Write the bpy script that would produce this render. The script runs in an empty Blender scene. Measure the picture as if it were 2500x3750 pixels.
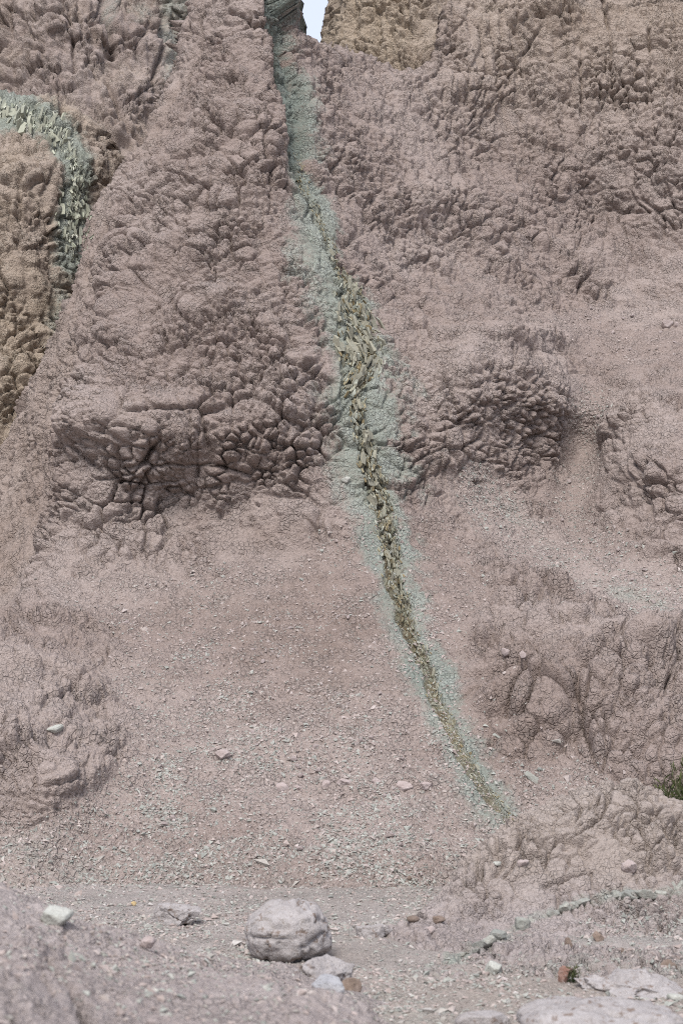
import bpy, math, random
import numpy as np
from concurrent.futures import ThreadPoolExecutor

random.seed(7)
SC = bpy.context.scene
COL = SC.collection

# ------------------------------------------------------------------ camera
CAM_Z, PITCH = 1.5, math.radians(8.0)
CP, SP = math.cos(PITCH), math.sin(PITCH)
cam_d = bpy.data.cameras.new('camera')
cam = bpy.data.objects.new('camera', cam_d)
COL.objects.link(cam)
cam.location = (0, 0, CAM_Z)
cam.rotation_euler = (math.radians(90) + PITCH, 0, 0)
cam_d.sensor_fit = 'VERTICAL'
cam_d.sensor_height = 36
cam_d.lens = 50
cam_d.clip_start, cam_d.clip_end = .05, 3000
cam_d.dof.use_dof = True
cam_d.dof.focus_distance = 18.5
cam_d.dof.aperture_fstop = 3.4
SC.camera = cam

# ------------------------------------------------------------------ sky, sun, exposure
SUN_ELEV, SUN_AZ = math.radians(50), math.radians(-166)      # azimuth from +y, negative = left: high, behind the left shoulder, through thin cloud
world = bpy.data.worlds.new('World')
SC.world = world
world.use_nodes = True
wn = world.node_tree.nodes
wn.clear()
wo = wn.new('ShaderNodeOutputWorld')
bg = wn.new('ShaderNodeBackground')
sky = wn.new('ShaderNodeTexSky')
sky.sky_type = 'NISHITA'
sky.sun_disc = False
sky.sun_elevation = SUN_ELEV
sky.sun_rotation = SUN_AZ
sky.altitude = 900
sky.air_density = 1.0
sky.dust_density = 6.0
sky.ozone_density = 1.0
bg.inputs['Strength'].default_value = .12
cloud = wn.new('ShaderNodeMix')                             # an even veil of thin white cloud over the whole sky
cloud.data_type = 'RGBA'
cloud.inputs[0].default_value = .72
cloud.inputs[7].default_value = (5.7, 6.1, 7.3, 1)
world.node_tree.links.new(sky.outputs[0], cloud.inputs[6])
world.node_tree.links.new(cloud.outputs[2], bg.inputs[0])
world.node_tree.links.new(bg.outputs[0], wo.inputs[0])

sun_d = bpy.data.lights.new('sun', 'SUN')
sun_d.energy = 2.5
sun_d.angle = math.radians(26)
sun_d.color = (1, .97, .93)
sun = bpy.data.objects.new('sun', sun_d)
COL.objects.link(sun)
sun.location = (0, 0, 40)
sun.rotation_euler = (math.radians(90) - SUN_ELEV, 0, math.pi - SUN_AZ)

SC.view_settings.view_transform = 'Standard'
SC.view_settings.look = 'None'
SC.view_settings.gamma = 1
SC.view_settings.use_curve_mapping = False
SC.view_settings.exposure = 0.60

SC.cycles.use_denoising = False                            # keep the grain of the rock
SC.cycles.filter_width = 1.05

# ------------------------------------------------------------------ numpy helpers
POOL = ThreadPoolExecutor(4)
F = np.float32


def par(fn, P, *a):
    """run fn over chunks of the (n,3) points P on four threads"""
    n = len(P)
    cut = list(range(0, n, 40000)) + [n]
    jobs = [POOL.submit(fn, P[i:j], *a) for i, j in zip(cut[:-1], cut[1:])]
    res = [j.result() for j in jobs]
    if isinstance(res[0], tuple):
        return tuple(np.concatenate(r) for r in zip(*res))
    return np.concatenate(res)


def hsh(ix, iy, iz, seed):
    h = (ix.astype(np.uint32) * np.uint32(0x8da6b343)) ^ (iy.astype(np.uint32) * np.uint32(0xd8163841)) ^ \
        (iz.astype(np.uint32) * np.uint32(0xcb1ab31f)) ^ np.uint32((seed * 0x9e3779b1) & 0xffffffff)
    h ^= h >> np.uint32(15)
    h *= np.uint32(0x2c1b3c6d)
    h ^= h >> np.uint32(12)
    h *= np.uint32(0x297a2d39)
    h ^= h >> np.uint32(15)
    return h


def _vor(P, seed):
    B = np.floor(P).astype(np.int32)
    Fr = (P - B).astype(F)
    n = len(P)
    f1 = np.full(n, 9, F)
    f2 = np.full(n, 9, F)
    cid = np.zeros(n, np.uint32)
    for a in (-1, 0, 1):
        for b in (-1, 0, 1):
            for c in (-1, 0, 1):
                h = hsh(B[:, 0] + a, B[:, 1] + b, B[:, 2] + c, seed)
                dx = (h & np.uint32(1023)).astype(F) * F(1 / 1024) + F(a) - Fr[:, 0]
                dy = ((h >> np.uint32(10)) & np.uint32(1023)).astype(F) * F(1 / 1024) + F(b) - Fr[:, 1]
                dz = ((h >> np.uint32(20)) & np.uint32(1023)).astype(F) * F(1 / 1024) + F(c) - Fr[:, 2]
                d = dx * dx + dy * dy + dz * dz
                near = d < f1
                f2 = np.where(near, f1, np.minimum(f2, d))
                f1 = np.where(near, d, f1)
                cid = np.where(near, h, cid)
    r = ((cid * np.uint32(0x45d9f3b)) >> np.uint32(8)).astype(F) * F(1 / (1 << 24))
    return np.sqrt(f1), np.sqrt(f2), r


def vor(P, size, seed):
    """Voronoi: nearest distance, gap to the second nearest, random value of the cell"""
    S = np.asarray(size, F)
    f1, f2, r = par(_vor, (P / S).astype(F), seed)
    return f1, f2 - f1, r


def _val(P, seed):
    B = np.floor(P).astype(np.int32)
    f = (P - B).astype(F)
    f = f * f * f * (f * (f * 6 - 15) + 10)
    out = np.zeros(len(P), F)
    for a in (0, 1):
        wa = f[:, 0] if a else 1 - f[:, 0]
        for b in (0, 1):
            wb = wa * (f[:, 1] if b else 1 - f[:, 1])
            for c in (0, 1):
                w = wb * (f[:, 2] if c else 1 - f[:, 2])
                out += w * (hsh(B[:, 0] + a, B[:, 1] + b, B[:, 2] + c, seed) >> np.uint32(8)).astype(F) * F(2 / (1 << 24))
    return out - 1


def noise(P, size, seed, octaves=1, gain=.5):
    S = np.asarray(size, F)
    tot, amp, nrm = 0, 1.0, 0
    for o in range(octaves):
        tot = tot + amp * par(_val, (P / S * (2.03 ** o) + 17.3 * o).astype(F), seed + 31 * o)
        nrm += amp
        amp *= gain
    return tot / nrm


def warp(P, size, amp, seed):
    return P + amp * np.stack([noise(P, size, seed + k * 7, 2) for k in range(3)], 1).astype(F)


def sstep(a, b, x):
    t = np.clip((x - a) / (b - a), 0, 1)
    return t * t * (3 - 2 * t)


def softplus(t, w):
    return w * np.logaddexp(0, t / w)


# pixel of the photograph (2500 x 3750) + depth along y  ->  point of the place
def pt(px, py, y):
    u = (np.asarray(px, float) - 1250) / 1250 * .24
    v = (1875 - np.asarray(py, float)) / 1875 * .36
    t = y / (CP - v * SP)
    return u * t, y, CAM_Z + t * (SP + v * CP)


def pix(P):
    """the reverse: where a point of the place shows in the photograph"""
    x, y, z = P[..., 0], P[..., 1], P[..., 2] - CAM_Z
    f = y * CP + z * SP
    return 1250 + x / f / .24 * 1250, 1875 - (z * CP - y * SP) / f / .36 * 1875


class TPS:
    """smooth surface through scattered control points: w = f(a, b)"""
    def __init__(s, A, B, W, lam=1e-3):
        s.C = np.stack([A, B], 1).astype(float)
        n = len(W)
        K = s.k(((s.C[:, None] - s.C[None]) ** 2).sum(-1)) + lam * np.eye(n)
        Q = np.concatenate([np.ones((n, 1)), s.C], 1)
        M = np.block([[K, Q], [Q.T, np.zeros((3, 3))]])
        s.w = np.linalg.solve(M, np.concatenate([np.asarray(W, float), np.zeros(3)]))

    @staticmethod
    def k(r2):
        return .5 * r2 * np.log(r2 + 1e-9)

    def _ev(s, P):
        r2 = ((P[:, None, :2] - s.C[None].astype(F)) ** 2).sum(-1)
        return (s.k(r2) @ s.w[:-3].astype(F) + s.w[-3] + P[:, 0] * s.w[-2] + P[:, 1] * s.w[-1]).astype(F)

    def __call__(s, a, b):
        P = np.stack([a.ravel(), b.ravel()], 1).astype(F)
        return par(s._ev, P).reshape(a.shape)


def poly_d(px, py, pts):
    """distance in photo pixels to a polyline, and the fraction of the way along it"""
    best = np.full(px.shape, 1e9)
    frac = np.zeros(px.shape)
    n = len(pts) - 1
    for i in range(n):
        (x0, y0), (x1, y1) = pts[i][:2], pts[i + 1][:2]
        L = (x1 - x0) ** 2 + (y1 - y0) ** 2 + 1e-9
        t = np.clip(((px - x0) * (x1 - x0) + (py - y0) * (y1 - y0)) / L, 0, 1)
        d = np.hypot(px - x0 - t * (x1 - x0), py - y0 - t * (y1 - y0))
        m = d < best
        best = np.where(m, d, best)
        frac = np.where(m, (i + t) / n, frac)
    return best, frac


def blob(px, py, cx, cy, rx, ry=None, rot=0):
    ry = ry or rx
    c, s = math.cos(math.radians(rot)), math.sin(math.radians(rot))
    a, b = (px - cx) * c + (py - cy) * s, -(px - cx) * s + (py - cy) * c
    return np.exp(-((a / rx) ** 2 + (b / ry) ** 2))


def normals(P):
    du = np.gradient(P, axis=1)
    dv = np.gradient(P, axis=0)
    N = np.cross(du, dv)
    N /= np.linalg.norm(N, axis=-1, keepdims=True) + 1e-12
    return N


def fill_mesh(me, V, quads=None, tris=None, tint=None, smooth=True):
    fs = [f for f in (quads, tris) if f is not None and len(f)]
    loops = np.concatenate([f.ravel() for f in fs]).astype(np.int32)
    sizes = np.concatenate([np.full(len(f), f.shape[1], np.int32) for f in fs])
    me.vertices.add(len(V))
    me.vertices.foreach_set('co', np.ascontiguousarray(V, F).ravel())
    me.loops.add(len(loops))
    me.loops.foreach_set('vertex_index', loops)
    me.polygons.add(len(sizes))
    me.polygons.foreach_set('loop_start', np.concatenate([[0], np.cumsum(sizes)[:-1]]).astype(np.int32))
    me.polygons.foreach_set('use_smooth', np.full(len(sizes), smooth))
    if tint is not None:
        a = me.attributes.new('tint', 'FLOAT_COLOR', 'POINT')
        a.data.foreach_set('color', np.ascontiguousarray(tint, F).ravel())
    me.update(calc_edges=True)
    return me


def link(name, me, mat=None, parent=None):
    o = bpy.data.objects.new(name, me)
    COL.objects.link(o)
    if mat:
        me.materials.append(mat)
    if parent:
        o.parent = parent
    return o


def grid_obj(name, P, tint, mat, flip=False):
    nr, nc = P.shape[:2]
    I = np.arange(nr * nc, dtype=np.int32).reshape(nr, nc)
    q = np.stack([I[:-1, :-1], I[:-1, 1:], I[1:, 1:], I[1:, :-1]], -1).reshape(-1, 4)
    if flip:
        q = q[:, ::-1]
    me = bpy.data.meshes.new(name)
    fill_mesh(me, P.reshape(-1, 3), q, tint=tint.reshape(-1, 4))
    return link(name, me, mat)


class Finder:
    """where on a landform does a spot of the photograph lie"""
    B = 6

    def __init__(s, sheets):
        s.P = np.concatenate([p.reshape(-1, 3) for p in sheets])
        s.N = np.concatenate([normals(p).reshape(-1, 3) for p in sheets])
        flip = (s.N * (np.array([0, 0, CAM_Z]) - s.P)).sum(1) < 0
        s.N[flip] *= -1
        px, py = pix(s.P)
        a, b = np.floor(px / s.B).astype(int) + 60, np.floor(py / s.B).astype(int) + 60
        W, H = 2500 // s.B + 120, 3750 // s.B + 120
        ok = (a >= 0) & (a < W) & (b >= 0) & (b < H) & (s.P[:, 1] > 1)
        o = np.nonzero(ok)[0]
        o = o[np.argsort(-s.P[o, 1])]
        s.I = np.full((H, W), -1)
        s.I[b[o], a[o]] = o

    def __call__(s, px, py):
        a, b = int(px // s.B) + 60, int(py // s.B) + 60
        for r in range(0, 12):
            w = s.I[max(0, b - r):b + r + 1, max(0, a - r):a + r + 1]
            w = w[w >= 0]
            if len(w):
                k = w[np.argmin(s.P[w, 1])]
                return s.P[k].copy(), s.N[k].copy()
        raise ValueError((px, py))


# ------------------------------------------------------------------ materials
class NT:
    def __init__(s, name):
        s.m = bpy.data.materials.new(name)
        s.m.use_nodes = True
        s.t = s.m.node_tree
        s.t.nodes.clear()

    def n(s, kind, **kw):
        nd = s.t.nodes.new(kind)
        for k, v in kw.items():
            if k.startswith('i_'):
                key = k[2:]
                nd.inputs[int(key) if key.isdigit() else key.replace('_', ' ')].default_value = v
            else:
                setattr(nd, k, v)
        return nd

    def l(s, a, b):
        s.t.links.new(a, b)

    def mix(s, fac, a, b, mode='MIX'):
        nd = s.n('ShaderNodeMix', data_type='RGBA', blend_type=mode)
        for sock, v in ((nd.inputs[0], fac), (nd.inputs[6], a), (nd.inputs[7], b)):
            if isinstance(v, (int, float)):
                sock.default_value = v
            elif isinstance(v, tuple):
                sock.default_value = v if len(v) == 4 else v + (1,)
            else:
                s.l(v, sock)
        return nd.outputs[2]

    def math(s, op, a, b=0.0, c=None):
        nd = s.n('ShaderNodeMath', operation=op)
        for i, v in enumerate((a, b) if c is None else (a, b, c)):
            if isinstance(v, (int, float)):
                nd.inputs[i].default_value = v
            else:
                s.l(v, nd.inputs[i])
        return nd.outputs[0]

    def ramp(s, x, lo, hi):
        nd = s.n('ShaderNodeMapRange', interpolation_type='SMOOTHSTEP')
        s.l(x, nd.inputs[0])
        nd.inputs[1].default_value, nd.inputs[2].default_value = lo, hi
        return nd.outputs[0]


def mudstone(name, pinkA, pinkB, tan=(.39, .322, .245), greenA=(.282, .308, .262), greenB=(.37, .395, .35),
             rust=(.17, .125, .07), grain=1.0, fine=1.0, attr=True):
    t = NT(name)
    co = t.n('ShaderNodeTexCoord').outputs['Object']
    def noi(scale, detail=4, rough=.55, stretch=None):
        nd = t.n('ShaderNodeTexNoise', i_Scale=scale, i_Detail=detail, i_Roughness=rough)
        if stretch:
            mp = t.n('ShaderNodeMapping')
            mp.inputs['Scale'].default_value = stretch
            t.l(co, mp.inputs[0])
            t.l(mp.outputs[0], nd.inputs[0])
        else:
            t.l(co, nd.inputs[0])
        return nd.outputs[0]
    big, mid, small, tiny = noi(.45, 5), noi(3.2, 5, .6), noi(22, 4, .6), noi(75 * grain, 3, .6)
    c = t.mix(t.ramp(big, .38, .62), pinkA, pinkB)
    c = t.mix(t.math('MULTIPLY', t.ramp(mid, .45, .75), .35), c, (.37, .325, .30))
    if attr:
        at = t.n('ShaderNodeAttribute', attribute_name='tint')
        sp = t.n('ShaderNodeSeparateColor')
        t.l(at.outputs['Color'], sp.inputs[0])
        g, r, ta = sp.outputs[0], sp.outputs[1], sp.outputs[2]
        dk = at.outputs['Alpha']
        c = t.mix(ta, c, t.mix(t.ramp(mid, .3, .7), tan, tuple(k * 1.14 for k in tan)))
        gg = t.ramp(t.math('ADD', g, t.math('MULTIPLY', t.math('SUBTRACT', t.math('ADD', small, mid), 1.0), .75)), .12, .95)
        gcol = t.mix(t.ramp(mid, .35, .65), greenA, greenB)
        c = t.mix(gg, c, gcol)
        rr = t.ramp(t.math('ADD', r, t.math('MULTIPLY', t.math('SUBTRACT', small, .5), .9)), .25, .85)
        c = t.mix(rr, c, t.mix(t.ramp(noi(9, 4), .4, .62), rust, (.245, .225, .15)))
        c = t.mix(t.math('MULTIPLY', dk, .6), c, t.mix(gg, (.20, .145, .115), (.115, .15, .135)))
    sp_ = t.ramp(tiny, .30, .72)
    c = t.mix(.85, c, t.mix(sp_, (.78, .765, .755), (1.13, 1.13, 1.13)), 'MULTIPLY')
    c = t.mix(.6, c, t.mix(t.ramp(small, .3, .7), (.84, .82, .81), (1.08, 1.08, 1.08)), 'MULTIPLY')
    bs = t.n('ShaderNodeBsdfPrincipled', i_Roughness=.96)
    bs.inputs['Specular IOR Level'].default_value = .12
    t.l(c, bs.inputs['Base Color'])
    v1 = t.n('ShaderNodeTexVoronoi', feature='F1', i_Scale=26 * grain)
    v2 = t.n('ShaderNodeTexVoronoi', feature='DISTANCE_TO_EDGE', i_Scale=17 * grain)
    wv = t.n('ShaderNodeMix', data_type='VECTOR')
    wn_ = t.n('ShaderNodeTexNoise', i_Scale=14 * grain, i_Detail=2)
    t.l(co, wn_.inputs[0])
    wadd = t.n('ShaderNodeVectorMath', operation='MULTIPLY_ADD')
    t.l(wn_.outputs['Color'], wadd.inputs[0])
    wadd.inputs[1].default_value = (.016 / grain,) * 3
    t.l(co, wadd.inputs[2])
    t.l(wadd.outputs[0], v1.inputs[0])
    t.l(wadd.outputs[0], v2.inputs[0])
    h = t.math('MULTIPLY', t.math('MULTIPLY', t.ramp(v2.outputs[0], 0, .14), .75 * fine), t.ramp(mid, .36, .62))
    h = t.math('MULTIPLY_ADD', v1.outputs[0], -.55 * fine, h)
    h = t.math('MULTIPLY_ADD', tiny, .9, h)
    h = t.math('MULTIPLY_ADD', small, .8, h)
    bp = t.n('ShaderNodeBump', i_Strength=1.0, i_Distance=.028 / grain)
    t.l(h, bp.inputs['Height'])
    t.l(bp.outputs[0], bs.inputs['Normal'])
    out = t.n('ShaderNodeOutputMaterial')
    t.l(bs.outputs[0], out.inputs[0])
    return t.m


PINK_A, PINK_B = (.325, .264, .236), (.38, .318, .288)
M_CLIFF = mudstone('cliff_mudstone', PINK_A, PINK_B)
M_BANK = mudstone('pale_mudstone', (.365, .315, .297), (.415, .365, .345), grain=1.5, fine=.9)
M_GROUND = mudstone('wash_gravel', (.345, .305, .278), (.39, .35, .325), grain=1.7, fine=.8)

# ------------------------------------------------------------------ relief of the cracked mudstone
def rock_relief(P, seed, big=1., mid=1., small=1., fine=1., rill=0., rill_dir=(1, 1, .12), blocky=1., crk=1., cw=1.15):
    """height along the normal, in metres: domes and slabs split by cracks at four sizes, plus rills"""
    W = warp(P, 1.0, .20, seed + 1)
    Wm = warp(W, .30, .055, seed + 2)
    Ws = warp(P + .5 * (Wm - P), .13, .018, seed + 9)
    patch = noise(P, 1.3, seed + 3, 3)
    patch2 = noise(P, .6, seed + 4, 2)
    brk = .25 + .75 * sstep(-.3, .3, noise(P, .5, seed + 6, 2))
    brk2 = .35 + .65 * sstep(-.3, .3, noise(P, .25, seed + 7, 2))
    pil = lambda g, w: 1 - np.exp(-g / w)                           # a pillow with a tight crack round it
    d = .13 * big * noise(P, 1.1, seed + 5, 5, .55)
    f1, g, r = vor(Wm, (.85, .85, .68), seed + 11)
    d = d + big * (.13 * (r - .5) * sstep(0, .3, g) * blocky + .08 * brk * pil(g, .10) - crk * .07 * brk * np.exp(-(g / (.035 * cw)) ** 2) - .03 * f1 * f1)
    m = sstep(-.3, .25, patch)
    f1, g, r = vor(Wm, (.36, .36, .29), seed + 12)
    d = d + mid * (.2 + .8 * m) * (.07 * (r - .5) * sstep(0, .28, g) * blocky + .075 * brk * pil(g, .065) - crk * .14 * brk * np.exp(-(g / (.066 * cw)) ** 2) - .018 * f1 * f1)
    m2 = sstep(-.25, .32, patch2)
    f1, g, r = vor(Ws, (.155, .155, .125), seed + 13)
    d = d + small * (.2 + .8 * m2) * (.030 * (r - .5) * sstep(0, .3, g) * (r > .25) + .042 * brk2 * pil(g, .08) - crk * .095 * brk2 * np.exp(-(g / (.15 * cw)) ** 2) - .008 * f1 * f1)
    f1, g, r = vor(Ws, (.068, .068, .055), seed + 14)
    m3 = .25 + .75 * sstep(-.4, .35, noise(P, .45, seed + 8, 2))
    d = d + fine * m3 * (.014 * (r - .5) + .022 * pil(g, .10) - crk * .012 * brk2 * np.exp(-(g / (.3 * cw)) ** 2))
    d = d + fine * (.010 * noise(P, .05, seed + 15, 2) + .025 * noise(P, .22, seed + 16, 3))
    if np.ndim(rill) or rill:
        n = noise(W * np.asarray(rill_dir, F), .20, seed + 21, 2)
        n2 = noise(W * np.asarray(rill_dir, F), .07, seed + 22, 2)
        d = d + rill * (.075 * (1 - np.abs(n) * 2.4).clip(-.6, 1) * -1 + .022 * n2)
    return d


def fan_cols(lo, hi, step, outer):
    c = np.arange(lo, hi + step, step)
    left = [o for o in outer if o < lo - 1]
    right = [o for o in outer if o > hi + 1]
    return np.array(left + list(c) + right, float)


def wall_sheet(ctrl, depth_tab, py0, py1, pstep, px0, px1, xstep, outer, seed, lam=2e-3, clampx=(-350, 2850)):
    """a rock face as y = f(x, z) through control points, on a grid about as fine as the eye needs"""
    C = np.array(ctrl, float)
    cx, cy, cz = pt(C[:, 0], C[:, 1], C[:, 2])
    f = TPS(cx, cz, cy, lam)
    rows = np.arange(py0, py1 + pstep, pstep)[::-1]
    yc = np.interp(rows, [d[0] for d in depth_tab], [d[1] for d in depth_tab])
    cols = fan_cols(px0, px1, xstep, outer)
    X = np.stack([pt(cols, r, y)[0] for r, y in zip(rows, yc)])
    Z = np.stack([np.full(len(cols), pt(1250, r, y)[2]) for r, y in zip(rows, yc)])
    XC = np.stack([pt(np.clip(cols, *clampx), r, y)[0] for r, y in zip(rows, yc)])
    Y = f(XC, Z).astype(float)
    return X, Y, Z


def edge_of(pts, by='z'):
    """silhouette given as (px, py, depth): x as a function of z, or z as a function of x"""
    A = np.array(pts, float)
    x, _, z = pt(A[:, 0], A[:, 1], A[:, 2])
    if by == 'z':
        o = np.argsort(z)
        return lambda q: np.interp(q, z[o], x[o])
    o = np.argsort(x)
    return lambda q: np.interp(q, x[o], z[o])


# ------------------------------------------------------------------ 1. the spur, its talus and the right-hand slopes
SPUR = [
 (-300,3330,12.2),(200,3330,12.1),(700,3330,12.0),(1200,3330,11.9),(1700,3260,12.3),(2200,3170,12.8),(2700,3120,13.2),
 (-300,3100,12.7),(300,3150,12.7),(1000,3150,12.55),(1500,3130,12.6),(1900,3080,12.9),(2350,3000,13.4),
 (0,2900,13.1),(170,2830,13.15),(330,2880,13.35),(600,2900,13.6),(1100,2900,13.6),(1500,2900,13.6),(1900,2950,13.5),
 (-200,2800,13.2),(60,2620,14.0),(250,2640,14.35),(600,2600,14.9),(1000,2600,14.85),(1500,2600,14.75),(1800,2650,14.6),(2150,2700,14.2),(2450,2750,14.0),(2700,2750,14.1),
 (-300,2400,15.6),(50,2330,16.0),(250,2400,15.8),(550,2300,16.5),(1000,2300,16.35),(1450,2300,16.15),(1700,2300,16.2),(1950,2300,16.0),(2250,2400,15.35),(2450,2550,14.9),(2700,2400,15.8),
 (-150,2180,18.6),(60,2150,18.2),(-300,2000,20.6),
 (200,2080,17.75),(450,2050,17.7),(700,2050,17.75),(1100,2050,17.55),(1400,2050,17.35),(1650,2050,17.7),(1900,2050,17.9),(2150,2120,17.6),(2400,2150,17.3),(2650,2100,17.6),
 (20,1750,20.7),(-250,1700,23),(160,1700,19.5),(320,1780,18.35),(500,1690,18.15),(600,1820,18.35),(800,1700,18.2),(900,1850,18.2),(1100,1750,18.15),(1300,1700,18.1),(1450,1750,18.3),(1570,1700,18.8),(1700,1750,18.95),(1850,1850,19.2),
 (2000,1950,19.0),(2080,1800,19.9),(2140,1620,20.8),(2250,1750,19.6),(2400,1700,18.8),(2600,1650,18.9),(2300,1950,18.4),
 (130,1400,20.4),(270,1350,19.35),(500,1350,18.55),(500,1520,18.15),(800,1350,18.5),(800,1520,18.2),(1100,1350,18.5),(1300,1350,18.75),(1480,1350,19.25),(1720,1420,19.2),(1900,1500,19.7),(2030,1480,20.15),(2120,1380,21.2),
 (1450,1180,19.9),(1650,1200,20.1),(1800,1200,20.2),(1950,1270,20.6),(2100,1180,22.3),(2330,1230,22.1),(2480,1350,21.0),(2400,1500,20.0),(2280,1500,20.3),(2650,1250,21.6),(2400,1100,22.9),
 (330,1000,20.0),(460,1000,19.5),(700,1000,19.15),(950,1000,19.1),(1150,1000,19.35),(1350,1000,20.25),(1600,1000,21.4),(1850,980,22.2),(2150,980,23.2),(2500,980,23.2),
 (440,680,20.6),(600,680,20.1),(800,650,19.75),(1000,650,19.8),(1080,650,20.1),(1170,650,20.6),(1350,650,21.4),(1600,650,22.4),(1900,700,23.4),(2200,780,24.4),
 (620,330,21.4),(750,330,20.75),(930,330,20.45),(1010,330,20.6),(1100,330,21.2),(1250,330,22.2),(1500,380,23.1),(1700,470,23.7),
 (740,0,21.8),(850,0,21.3),(960,0,21.1),(1020,0,21.35),(1065,0,21.7),(800,-220,22.0),(970,-220,21.7),(1040,-220,22.0),
 (1165,135,22.6),(1370,200,23.3),(1480,265,23.5),
 (1750,250,24.2),(1750,-50,24.8),(1850,300,24.45),(2000,300,24.45),(2000,80,24.75),(2200,200,24.55),(2300,420,24.3),(2500,300,24.1),(2500,0,24.7),(2250,-50,24.9),(1900,-220,25.3),(2200,-260,25.4),(2600,-220,25.2),(2000,560,24.1),(2450,640,23.8),(2700,300,24.1),(2650,700,23.7),(1800,620,23.7),
]
DEPTH = [(-300,22.2),(0,21.6),(650,20),(1000,19.4),(1350,18.7),(1700,18.2),(2050,17.6),(2300,16.4),(2600,14.85),(2900,13.6),(3150,12.6),(3330,12.0),(3420,11.6)]
OUT = [-9000,-6000,-4000,-2600,-1700,-1100,-750,-550,-430,-350,2850,2960,3100,3400,4000,5000,7000,10000]
X, Y, Z = wall_sheet(SPUR, DEPTH, -260, 3400, 4.2, -280, 2780, 4.2, OUT, 1)
# the spur's left edge falls away behind
xe = edge_of([(760,-200,22.2),(700,0,21.9),(655,143,21.7),(585,303,21.3),(530,462,21.0),(505,512,20.9),(422,560,20.8),(370,638,20.6),(325,781,20.5),(285,940,20.3),(222,1116,20.1),(172,1243,20.2),(92,1403,20.4),(-10,1580,20.8),(-400,2050,22)])(Z)
Y += np.minimum(7.5 * softplus(xe - X, .07), 14)
# its crest drops to the notch and runs on to the right
crest = [(560,-255,21.8),(945,-250,21.9),(980,-100,21.9),(1004,0,22.0),(1030,55,22.0),(1054,88,22.1),(1086,116,22.2),(1120,130,22.3),(1170,128,22.5),(1240,150,22.8),(1300,160,23.0),(1370,182,23.2),(1400,235,23.4),(1480,250,23.5),
         (1545,246,23.7),(1585,200,23.9),(1610,110,24.1),(1640,0,24.5),(1665,-120,24.8),(1700,-290,25.2),(1760,-700,25.4),(2900,-900,25.4)]
zc = edge_of(crest, 'x')(X)
kk = 6.5
Y += np.minimum(kk * softplus(Z - zc, .05), 30)
P0 = np.stack([X, Y, Z], -1)
PX, PY = pix(P0)

# the greenish vein: centre line and the width of its bleached halo
VEIN = np.array([(-260,1000,20,60,8),(0,1012,25,70,10),(150,1020,25,80,10),(300,1040,28,85,12),(450,1062,35,85,14),(600,1090,50,90,20),(720,1130,80,80,18),(820,1180,120,60,14),(930,1225,160,45,16),(1000,1255,190,45,26),
 (1080,1285,200,55,46),(1180,1312,190,80,60),(1300,1322,150,120,68),(1380,1318,150,150,56),(1450,1300,140,190,22),(1550,1316,150,180,26),(1700,1352,150,150,34),(1850,1402,140,125,40),(2000,1425,120,110,34),
 (2150,1450,110,110,32),(2300,1500,105,110,28),(2450,1560,100,105,24),(2600,1620,95,95,24),(2750,1690,95,90,26),(2880,1770,110,80,24),(2960,1850,120,70,18),(3030,1900,120,60,14),(3200,1990,80,50,10)], float)
VX = lambda q: np.interp(q, VEIN[:, 0], VEIN[:, 1])
def vein_masks(PX, PY, jit):
    c = VX(PY) + jit * 14
    L, R, K = (np.interp(PY, VEIN[:, 0], VEIN[:, i]) for i in (2, 3, 4))
    dx = PX - c
    side = np.where(dx < 0, L, R) * (1 + .5 * np.clip(jit, -1, 1))
    halo = 1 - sstep(.35, 1.4, np.abs(dx) / side)
    core = 1 - sstep(.6, 1.35, np.abs(dx) / K)
    return halo, core, dx

flat = P0.reshape(-1, 3).astype(F)
sh = X.shape
jit = noise(flat, .5, 401, 4).reshape(sh) * 1.6
f1, g, r = vor(warp(flat, .13, .03, 411), .15, 412)
f1, g, r2 = vor(flat, .05, 413)
jh = jit + ((r - .5) * .7 + (r2 - .5) * .45).reshape(sh)
halo, _, _ = vein_masks(PX, PY, jh)
_, core, vdx = vein_masks(PX, PY, jit)
N0 = normals(P0)
N0[(N0 * (np.array([0, 0, 1.5]) - P0)).sum(-1) < 0] *= -1

# smooth scree: the talus fan, the ledge in the right-hand hollow and the gully with green chips
ns = noise(flat, .9, 77, 3).reshape(sh)
wob = ns * 60
fan_top = np.interp(PX, [-200,0,100,220,500,800,1100,1350,1500,1650,1800,2000,2300,2500], [2160,2200,2170,2100,2060,2080,1980,1880,1850,1900,2150,2650,2900,2980])
fan = sstep(-40, 90, PY - fan_top - wob)
fan *= 1 - sstep(.25, .6, blob(PX, PY, 60, 2430, 380, 320) + .95 * blob(PX, PY, 130, 2780, 330, 190, -15) + .3 * ns)
fan *= 1 - .95 * sstep(.3, .55, blob(PX, PY, 2180, 2400, 500, 470) + .25 * ns)
ledge = sstep(.35, .7, blob(PX, PY, 2300, 1230, 330, 120, 4) + .2 * ns)
gul_d, _ = poly_d(PX, PY, [(2180,1480),(2130,1700),(2080,1830),(2150,1950),(2300,2080),(2560,2250)])
gully = 1 - sstep(35, 110, gul_d + wob * .7)
chip_d, _ = poly_d(PX, PY, [(1740,1770),(1830,1880),(1960,2010),(2150,2130),(2400,2230)])
chips = 1 - sstep(30, 110, chip_d + wob * .7)
scree = np.clip(np.maximum.reduce([fan, ledge, gully, chips]), 0, 1)
lumpy = 1 - scree
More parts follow.
